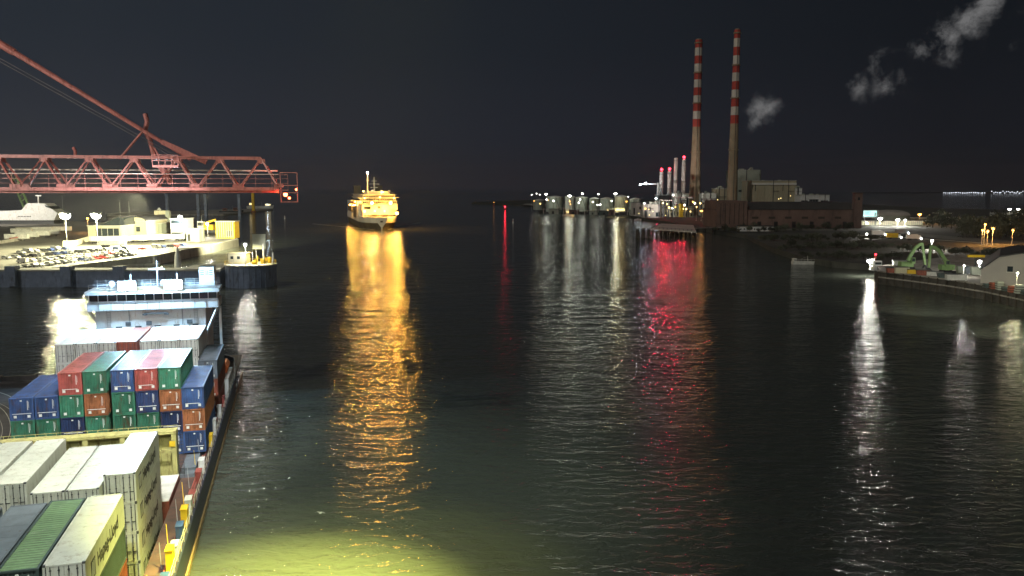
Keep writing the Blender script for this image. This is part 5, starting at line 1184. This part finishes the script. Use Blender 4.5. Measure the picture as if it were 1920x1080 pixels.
far_lamp(1632, 489, 318, E_WHITE, WHITE, 50000, 'brilliant white lamp at the tip of the lit quay', 1.6, z=2.6, r=0.6)
far_lamp(1836, 492, 290, E_WHITE, WHITE, 40000, 'brilliant floodlight beside the grey gabled warehouse', 1.1, z=qz, r=0.5)
# road vehicles with lights
for k, (px, py, m, lens) in enumerate(((1646, 440.5, 'car_white', E_WHITE), (1675, 446, 'car_white', 'yel_plain'), (1712, 448, 'car_white', 'tarp'), (1690, 437.5, 'car_silver', E_COOL))):
    p = P(px, py+2, RZ); t = thing('lorry', ('small white lorry with headlamps on beside the yard lamp', 'lorry with a yellow green lit load on the inland road', 'pale covered lorry on the inland road above the green machines', 'silver truck with cool lamps furthest along the inland road')[k], 'lorry', p, R(-8), 'vehicles on the inland road')
    b = MB(); b.box(-4, 2.4, -1.2, 1.2, 0.9, 3.6); b.build('load_box', m if k != 1 else 'yel_plain', t); b = MB(); b.extr([(2.5, 0.5), (4.2, 0.5), (4.2, 1.6), (3.9, 2.9), (2.5, 2.9)], -1.2, 1.2); b.build('cab', m, t)
    for x in (-3, -1.8, 3.2): b = MB(); b.tube((x, -1.25, 0.5), (x, 1.25, 0.5), 0.5); b.build('wheel', 'tyre', t)
    b = MB(); b.sphere((4.2, -1.3, 1.0), 0.45); b.build('headlight', lens if not isinstance(lens, str) else E_WHITE, t)
# oil jetty with red lit deck
jp0, jp1 = P(1196, 447, 0), P(1306, 441, 0)
oj = thing('oil_jetty', 'low piled jetty deck glowing red under the stack lamps', 'jetty')
jt = [P(1222, 429, 5.0), P(1305, 434, 5.0), P(1300, 422, 5.0), P(1240, 419, 5.0)]
b = MB(); b.slab([(p.x, p.y) for p in jt], 4.2, 5.0); b.build('deck', 'concrete_pale', oj)
b = MB()
for i in range(10):
    for j_ in range(3):
        q = jt[0].lerp(jt[1], i/9).lerp(jt[3].lerp(jt[2], i/9), 0.05+0.45*j_); b = MB(); b.tube((q.x, q.y, -1), (q.x, q.y, 4.2), 0.6, n=8); b.build('pile', 'bark', oj)
b = MB()
for i in range(12): q = jt[0].lerp(jt[1], i/11); b.tube((q.x, q.y, 5), (q.x, q.y, 6.2), 0.15, n=6)
b.bar(jt[0]+Vector((0,0,1.2)), jt[1]+Vector((0,0,1.2)), 0.15); b.build('handrail', 'dsteel', oj)
for k, px in enumerate((1196, 1206, 1216)):
    t = thing('mooring_pile', f"dark mooring pile cluster beside the red lit jetty, {ORD[k]} of three", 'mooring piles', P(px, 446, 0), 0, 'mooring pile clusters'); b = MB()
    for dx in (-0.9, 0, 0.9): b.tube((dx*1.3, 0, -1), (dx*0.7, 0, 6.5), 0.5, n=8)
    b.build('piles', 'bark', t); b = MB(); b.box(-1.4, 1.4, -0.7, 0.7, 6.2, 6.8); b.build('cap', 'concrete', t)
# jetty gangway
gw = thing('gangway', 'long low dark trestle linking the red lit jetty to the shore', 'trestle'); ga_, gb = P(1304, 428, 4.6), P(1350, 426, 4.6)
b = MB(); b.bar(ga_, gb, 3, 0.5); b.bar(ga_+Vector((0,-1.5,1.1)), gb+Vector((0,-1.5,1.1)), 0.1); b.build('deck', 'concrete', gw); b = MB(); [b.tube(ga_.lerp(gb, q)-Vector((0,0,6)), ga_.lerp(gb, q), 0.4) for q in (0.1, 0.4, 0.7, 0.95)]; b.build('piles', 'bark', gw)
# boats right
small_boat('fishing_boat', 'small pale fishing boat under the brightest tank farm lamp', 'boat', 1055, 1078, 405, 13, 'boat_white', 'boat_white', lit=(3000, WARM, 0.9), houses=((0.3, 0.6, 1.0),))
small_boat('tug_boat', 'yellow lit tug with dark hull moored below the tank farm', 'boat', 1134, 1178, 405, 19, 'boat_hull', 'cream', lit=(2500, CREAM, 0.5), houses=((0.1, 0.4, 0.8), (0.45, 0.85, 1.1)))
small_boat('work_boat', 'white work boat astern of the yellow lit tug', 'boat', 1180, 1206, 405, 20, 'boat_hull', 'boat_white', lit=(2500, WHITE, 0.4), houses=((0.15, 0.6, 1.2),))
small_boat('moored_launch', 'pale empty barge moored off the dark scrub shore', 'boat', 1488, 1540, 496, 16, 'tarp', 'boat_white', houses=((0.02, 0.12, 0.7),))
small_boat('rowing_boat', 'tiny pale boat by the piles near the work boat', 'boat', 1190, 1203, 413, 5, 'boat_white', 'boat_white', houses=((0.4, 0.6, 0.9),))
# tip of quay: small pilot cabin vessel with red light
pv = thing('quay_cabin', 'white cabin with a red lamp mast at the tip of the lit quay', 'cabin', P(1638, 508, 2.6)); 
b = MB(); b.box(0, 4.6, 0, 3, 0, 1.7); b.box(0.4, 3.2, 0.4, 2.6, 1.7, 3.8); b.build('walls', 'ship_white', pv); b = MB(); b.box(0.6, 3.0, 0.34, 0.397, 2.4, 3.3); b.build('window', 'glass', pv); b = MB(); b.tube((1, 1.5, 3.8), (1, 1.5, 6.6), 0.12); b.box(0.6, 1.4, 1.3, 1.7, 4.6, 6.0); b.build('mast', 'c_red', pv); b = MB(); b.sphere((1, 1.2, 6.2), 0.35); b.build('warning_lamp', E_RED, pv)
# green material handlers
def handler(px_body, px_top, y_top, px_stick, label, py=509):
    p = P(px_body, py, qz); Yh = p.y; t = thing('material_handler', label, 'material handler', (p.x, Yh, qz), 0, 'green material handlers')
    xt = Q(px_top, y_top, Yh).x-p.x; zt_ = Q(px_top, y_top, Yh).z-qz; xs = Q(px_stick, py-2, Yh).x-p.x; sg = 1 if xt > 0 else -1
    b = MB(); b.box(-2.2, 2.2, -1.6, -0.9, 0, 1.0); b.box(-2.2, 2.2, 0.9, 1.6, 0, 1.0); b.build('tracks', 'tyre', t)
    b = MB(); b.box(-2.6, 1.8, -1.4, 1.4, 1.2, 3.0); b.box(-0.5, 0.5, -0.5, 0.5, 0.8, 1.2); b.build('house', 'crane_green', t)
    b = MB(); b.box(0.6 if sg > 0 else -1.8, 1.9 if sg > 0 else -0.5, -2.2, -1.2, 2.4, 4.6); ho = b.build('cab', 'crane_green', t); b = MB(); b.box(0.7 if sg > 0 else -1.7, 1.8 if sg > 0 else -0.6, -2.25, -2.204, 3.2, 4.4); b.build('window', 'glass', ho)
    pts = [Vector((xt*q, 0, 2.5+(zt_-2.5)*(math.sin(q*math.pi/2)**0.85))) for q in (0.05, 0.2, 0.38, 0.56, 0.76, 1.0)]
    b = MB(); [b.bar(a_, c2, 0.85, 1.0) for a_, c2 in zip(pts[:-1], pts[1:])]; b.build('arched_boom', 'crane_green', t)
    b = MB(); b.bar((xt, 0, zt_+0.3), (xs, 0, 1.9), 0.7, 0.7); b.build('stick', 'crane_green', t)
    b = MB(); b.bar((xt*0.2, 0.5, 3.2), (xt*0.6, 0.5, zt_*0.78), 0.25); b.build('hydraulic_ram', 'steel', t)
    b = MB(); [b.bar((xs, 0, 2.0), (xs+math.cos(a)*1.2, math.sin(a)*1.2, 0.5), 0.25, 0.4) for a in (0, 1.57, 3.14, 4.7)]; b.build('grab', 'dsteel', t)
handler(1700, 1729, 457, 1734, 'green material handler with arched boom raised, nearer the quay tip', 506)
handler(1776, 1745, 462, 1741, 'green material handler with arched boom raised, nearer the grey warehouse', 512)
# quay clutter
cl = [(1672, 512, 3.6, 1.8, 'c_brown', 'brown skip'), (1690, 513, 4.5, 2.2, 'cream', 'cream crate'), (1686, 498, 5, 2.0, 'bld_grey', 'grey container hut'), (1712, 514, 4.0, 1.6, 'yel_plain', 'yellow loader bucket'), (1730, 517, 4.2, 1.9, 'c_brown', 'rusty skip'), (1752, 518, 5.0, 1.6, 'tarp', 'pale scrap bale'), (1770, 522, 4.2, 1.7, 'c_dark', 'dark crate'), (1792, 526, 6, 2.0, 'tarp', 'white tipped trailer'), (1806, 512, 4.6, 2.4, 'bld_grey', 'grey site box'), (1820, 514, 3.8, 2.6, 'c_grey', 'blue grey site box'), (1833, 516, 4.6, 2.8, 'bld_grey', 'pale green site box')]
for k, (px, py, ww, hh, m, nm) in enumerate(cl):
    p = P(px, py, qz); t = thing(nm.split(' ', 1)[1].replace(' ', '_'), f"{nm} on the lit quay, {ORD[k]} from its tip", nm.split(' ')[-1], p, R(-12+5*math.sin(k)), 'things lying along the lit quay')
    b = MB(); b.extr([(-ww/2*0.85, 0.2), (ww/2*0.85, 0.2), (ww/2, hh), (-ww/2, hh)] if k % 2 == 0 else [(-ww/2, 0.2), (ww/2, 0.2), (ww/2, hh), (-ww/2, hh)], -1.1, 1.1); b.build('body', m, t)
    b = MB(); b.box(-ww/2-0.1, ww/2+0.1, -1.2, 1.2, hh, hh+0.15); b.box(-ww/2*0.8, -ww/2*0.6, -1.0, 1.0, 0, 0.2); b.box(ww/2*0.6, ww/2*0.8, -1.0, 1.0, 0, 0.2); b.build('rim', 'dsteel', t)
    b = MB(); [b.box(-ww/2*0.7+i*ww*0.17, -ww/2*0.7+i*ww*0.17+0.12, -1.16, -1.104, 0.4, hh-0.2) for i in range(5)]; b.build('ribs', m, t)
# grey gabled warehouse
p = P(1838, 531, qz); Yh = p.y; ww = 21.0; ap = Q(0, 473, Yh).z-qz; ev = Q(0, 506, Yh).z-qz
t = thing('gabled_warehouse', 'grey gabled warehouse with one small window on the lit quay', 'warehouse', p, R(-31))
b = MB(); b.extr([(0, 0), (ww, 0), (ww, ev), (ww*0.78, ap*0.86), (ww*0.5, ap), (ww*0.22, ap*0.86), (0, ev)], 0, 40); b.build('wall', 'shed_grey', t)
b = MB(); q = [(-0.4, ev-0.1), (ww*0.22, ap*0.86+0.05), (ww*0.5, ap+0.05), (ww*0.78, ap*0.86+0.05), (ww+0.4, ev-0.1), (ww+0.4, ev+0.25), (ww*0.78, ap*0.86+0.4), (ww*0.5, ap+0.4), (ww*0.22, ap*0.86+0.4), (-0.4, ev+0.25)]
for i in range(4): b.extr([q[i], q[i+1], q[8-i], q[9-i]], -0.4, 40.4)
b.build('roof', 'roof_dark', t)
b = MB(); b.box(ww*0.33, ww*0.40, -0.06, -0.004, ev*0.95, ev*1.35); b.build('window', 'glass', t)
b = MB(); b.box(ww*0.32, ww*0.41, -0.1, -0.06, ev*0.9, ev*0.95); b.build('window_sill', 'concrete_pale', t)
for k in range(7):
    q0 = P(1850+12*k, 540+2.2*k, qz); tt = thing('pallet_stack', f"dark stack of goods along the foot of the grey warehouse, {ORD[k]} of seven", 'pallet stack', q0, R(-8), 'goods beside the grey warehouse')
    b = MB(); [b.box(-0.9+0.1*math.sin(k+i), 0.9+0.1*math.sin(k+i), -0.8, 0.8, 0.16+0.62*i, 0.7+0.62*i) for i in range(2+k % 3)]; b.build('load', ('c_dark', 'c_brown', 'bld_grey')[k % 3], tt)
    b = MB(); [b.box(-1, 1, -0.9, 0.9, 0.62*i+0.0, 0.62*i+0.14) for i in range(2+k % 3)]; b.build('pallet', 'bark', tt)
lamp_post(P(1905, 546, qz), 5.5, E_WHITE, CREAM, 1500, 'slim pale lamp post before the grey warehouse', size=0.5, r=0.2)
lamp_post(P(1806, 519, qz), 4.0, E_WHITE, WHITE, 1500, 'short white lamp post near the site boxes', size=0.4, r=0.2)
yc = thing('yellow_gantry', 'level yellow gantry arm over the roof edge of the grey warehouse', 'gantry', P(1838, 520, qz)+Vector((0, 8, 0)), R(-3)); b = MB(); b.box(0, 5.5, 0, 1, 6.0, 6.8); b.build('arm', 'yel_plain', yc); b = MB(); b.box(2.4, 3.0, 0.2, 0.8, 0, 6.0); b.build('post', 'dsteel', yc)

# ------------------------------------------------------------------ vegetation on the right shore
def shrub_mesh(seed, n=520):
    rnd = random.Random(seed); b = MB()
    lobes = [(rnd.uniform(-.6, .6), rnd.uniform(-.6, .6), rnd.uniform(.35, .95), rnd.uniform(.3, .6)) for _ in range(9)]
    for i in range(n):
        lx, ly, lz, lr = rnd.choice(lobes)
        d = Vector((rnd.gauss(0, 1), rnd.gauss(0, 1), rnd.gauss(0, 1))).normalized()*lr*rnd.uniform(0.55, 1.05)
        c = Vector((lx+d.x, ly+d.y, max(0.03, lz+d.z*0.8))); a_ = Vector((rnd.gauss(0, 1), rnd.gauss(0, 1), rnd.gauss(0, .6))).normalized()*rnd.uniform(.05, .12); e_ = a_.cross(Vector((rnd.gauss(0, 1), rnd.gauss(0, 1), 1))).normalized()*rnd.uniform(.05, .1)
        b.add([c-a_, c+e_, c+a_, c-e_], [(0, 1, 2, 3)])
    return b.mesh('crown', 'leaf')
crowns = [shrub_mesh(s) for s in range(5)]
tk = MB(); tk.tube((0, 0, 0), (0.03, 0, 0.7), 0.05, 0.03, 7); [tk.tube((0.02, 0, 0.35), (math.cos(a)*.4, math.sin(a)*.4, 0.8), 0.025, 0.01, 5) for a in (0.3, 2.2, 4.2)]
tkm = tk.mesh('trunk', 'bark')
def tree(p, s, h, label, group, nm='tree', cat='tree'):
    t = thing(nm, label, cat, p, random.uniform(0, 6.28), group)
    o = obj('crown', random.choice(crowns), t); o.scale = (s, s, h); o2 = obj('trunk', tkm, t); o2.scale = (s, s, h)
    return t
tree_i = 0
zones = [('shrub', (1340, 436), (1600, 430), 26, 2.8, 3.4, 'dark shrub in the line along the foot of the brown warehouse'),
         ('shrub', (1420, 452), (1660, 448), 24, 3.0, 3.2, 'dark shrub on the upper scrub bank'),
         ('shrub', (1460, 466), (1700, 466), 24, 2.6, 2.8, 'dark shrub on the middle scrub bank'),
         ('shrub', (1500, 482), (1690, 486), 20, 2.0, 2.2, 'dark shrub near the scrub waterline'),
         ('shrub', (1700, 470), (1900, 486), 16, 3.0, 3.4, 'dark shrub behind the lit quay'),
         ('tree', (1800, 444), (1925, 448), 12, 7, 11, 'broad dark tree lit from behind by orange lamps'),
         ('tree', (1740, 428), (1900, 432), 12, 6, 8, 'small dark tree on the far side of the inland road')]
for nm, a_, c2, nn, sz, hh, lab in zones:
    for i in range(nn):
        q = (i+random.uniform(.1, .9))/nn; px = a_[0]+(c2[0]-a_[0])*q; py = a_[1]+(c2[1]-a_[1])*q+random.uniform(-2.5, 2.5)
        f_ = random.uniform(.65, 1.35)
        tree(P(px, py, RZ), sz*f_, hh*f_*random.uniform(.8, 1.15), lab, lab.replace('dark ', '')+'s' if False else 'row: '+lab, nm, nm)

# ------------------------------------------------------------------ far coast
mb = MB(); n_ = 60; vs = []
for i in range(n_+1):
    x = 2150+i*45; z = 22+38*abs(math.sin(i*0.17+0.4))+14*math.sin(i*0.61)*math.sin(i*0.05)
    vs += [(x, 5000, 1), (x, 5300, max(3, 0.3*z*(0.35+0.65*min(1, max(0, i-12)/35))))]
mb.add(vs, [(2*i, 2*i+2, 2*i+3, 2*i+1) for i in range(n_)]); struct(mb, 'hills', 'hill')
lm = MB(); lm.sphere((0, 0, 0), 3.6, n=6, k=4); lmm = lm.mesh('shore_lamp', E_SHORE)
for i in range(44):
    px = 1770+i*3.45+random.uniform(-.6, .6)
    if 1848 < px < 1856: continue
    py = 361.5+0.4*math.sin(i*.7)+(0 if px < 1850 else random.uniform(-3.0, 1.2))
    p = Q(px, py, 4600); o = obj('shore_lamp', lmm, None, p); o.scale = (1, 1, random.uniform(.6, 1.1)) ; tag(o, 'tiny white lamp in the string along the far coast', 'lamp', 'string of lamps on the far coast')
for k, (px, py) in enumerate(((888, 371), (899, 371), (817, 337), (1438, 79))):
    if k < 2: tag(obj('shore_lamp', lmm, None, Q(px, py-1, 6000)), 'tiny white lamp far off beyond the spit', 'lamp', 'lamps beyond the spit')

# ------------------------------------------------------------------ flood lighting that the photograph shows falling on things
spot('crane_flood', (-2, 56, 74), (-18, 62, 0), 2600000, YG, 27, 1.0, 1.5)
spot('crane_flood', (2, 58, 74), (-14, 67, 0), 160000, YG, 36, 1.0, 1.5)
spot('crane_flood', (-8, 62, 80), (-18, 86, 0), 110000, (0.92, 1.0, 0.80), 62, 1.0, 0.6)
spot('crane_flood', (-32, 66, 52), S(-20, 80, 9), 80000, (1, 0.98, 0.82), 50, 0.9, 0.8)
spot('crane_flood', (-30, 70, 48), S(-21, 104, 10), 120000, (0.93, 0.97, 1.0), 56, 0.8, 0.8)
spot('crane_flood', (-20, 30, 50), S(-17, 62, 9), 80000, (0.95, 1.0, 0.86), 60, 0.9, 0.8)
spot('crane_flood', (-2, 50, 30), S(-12.5, 76, 3), 9000, (0.95, 0.95, 0.5), 60, 1.0, 0.8)
spot('boom_flood', S(-40, 60, 40), S(-20, 97, 36), 42000, (1, 0.85, 0.75), 75, 0.9, 0.4)
spot('chimney_flood', (300, 700, 4), (230, 975, 110), 2.0e6, (1, 0.86, 0.62), 34, 0.8, 1.0)
spot('terminal_flood', (-190, 430, 30), P(150, 470, LZ), 1900000, CREAM, 130, 0.9, 1.0)
spot('terminal_flood', (-150, 410, 30), P(280, 448, LZ), 1500000, CREAM, 120, 0.9, 1.0)
spot('dolphin_flood', (pc.x+2, pc.y-1, 16), (pc.x, pc.y, 7), 12000, (1, 0.85, 0.4), 130, 0.6, 0.3)
spot('quay_flood', P(1846, 536, 13), P(1880, 520, qz+1), 26000, (1, 0.95, 0.7), 105, 0.8, 0.4)

# ------------------------------------------------------------------ render settings
sc.view_settings.view_transform = 'Standard'; sc.view_settings.look = 'None'; sc.view_settings.exposure = 0; sc.view_settings.gamma = 1
sc.render.engine = 'CYCLES'
sc.cycles.use_denoising = True
sc.cycles.max_bounces = 5; sc.cycles.diffuse_bounces = 2; sc.cycles.glossy_bounces = 3
sc.cycles.sample_clamp_indirect = 4.0; sc.cycles.sample_clamp_direct = 0
sc.cycles.use_light_tree = True

hz = MB(); hz.box(-7000, 7000, -300, 8000, -2, 240)
mh_ = bpy.data.materials.new('haze_air'); mh_.use_nodes = True; nt = mh_.node_tree; nt.nodes.remove(nt.nodes['Principled BSDF'])
pv_ = nt.nodes.new('ShaderNodeVolumePrincipled'); pv_.inputs['Density'].default_value = 0.000035; pv_.inputs['Color'].default_value = (0.9, 0.9, 0.9, 1); pv_.inputs['Anisotropy'].default_value = 0.6
nt.links.new(pv_.outputs[0], nt.nodes['Material Output'].inputs['Volume'])
tag(obj('haze', hz.mesh('haze', mh_)), kind='stuff')

# small work lamps fixed to the plant buildings, pipe bridges and clutter on the far shore
rndw = random.Random(3)
for k in range(34):
    px = rndw.choice([rndw.uniform(1205, 1345), rndw.uniform(1000, 1205)]); Yk = rndw.uniform(800, 900) if px > 1205 else rndw.uniform(985, 1010); py = rndw.uniform(378, 392) if px > 1205 else rndw.uniform(374, 384)
    p = Q(px, py, Yk); hgt = max(2.0, p.z-RZ)
    t = thing('work_lamp', 'small work lamp on a short post among the shoreline plant', 'lamp', (p.x, Yk, RZ), 0, 'small work lamps along the far shore')
    b = MB(); b.box(-0.12, 0.12, -0.12, 0.12, 0, hgt); b.build('post', 'dsteel', t); b = MB(); b.sphere((0, -0.3, hgt), rndw.uniform(0.45, 0.8)); b.build('lamp', rndw.choice([E_WHITE, E_WARM, E_WHITE, E_ORANGE]), t)
for k in range(11):
    px = 1010+19*k; Yk = 1000-6*k; p = Q(px, 380, Yk); wv = rndw.uniform(7, 14); hv = rndw.uniform(3, 7)
    t = thing('pump_house', f"low dark pump house in the clutter before the storage tanks, {ORD[k]} from the harbour mouth", 'pump house', (p.x, Yk, RZ), rndw.uniform(-.2, .2), 'pump houses before the tanks')
    b = MB(); b.box(0, wv, 0, 5, 0, hv); b.build('wall', ('dsteel', 'bld_grey', 'c_dark', 'bld_brown')[k % 4], t); b = MB(); b.box(-0.3, wv+0.3, -0.3, 5.3, hv, hv+0.4); b.build('roof', 'roof_dark', t)
    b = MB(); b.box(wv*.3, wv*.5, -0.05, -0.003, 0.3, hv*.6); b.build('door', 'ink', t); b = MB(); b.tube((wv*.8, -0.6, 0), (wv*.8, -0.6, hv+2.5), 0.35); b.tube((wv*.8, -0.6, hv+1.5), (wv*.8+8, -0.6, hv+1.5), 0.3); b.build('pipe', 'stack', t)
for k, (px0, px1, py) in enumerate(((1264, 1300, 371), (1316, 1344, 374), (1236, 1262, 376))):
    Yk = 905-20*k; a_, c2 = Q(px0, py, Yk), Q(px1, py, Yk)
    t = thing('pipe_bridge', f"steel pipe bridge at the foot of the power station, {ORD[k]} of three", 'pipe bridge', (a_.x, Yk, RZ), 0, 'pipe bridges of the power station')
    L_ = c2.x-a_.x; hz_ = a_.z-RZ; b = MB(); [b.box(L_*q, L_*q+0.5, 0, 3, 0, hz_+1) for q in (0, .33, .66, .98)]; b.build('trestle', 'dsteel', t); b = MB(); [b.tube((0, 0.6+0.9*i, hz_+0.3*i), (L_, 0.6+0.9*i, hz_+0.3*i), 0.4) for i in range(3)]; b.build('pipes', 'stack', t)

spot('stack_fill', (130, 800, 5), (184, 950, 45), 500000, (1, 0.92, 0.85), 40, 0.9, 1.0)  # unseen spot added to make the exhaust stacks look paler

spot('quay_flood', P(1735, 508, 13), P(1740, 497, qz), 26000, (1, 0.97, 0.8), 110, 0.8, 0.4)
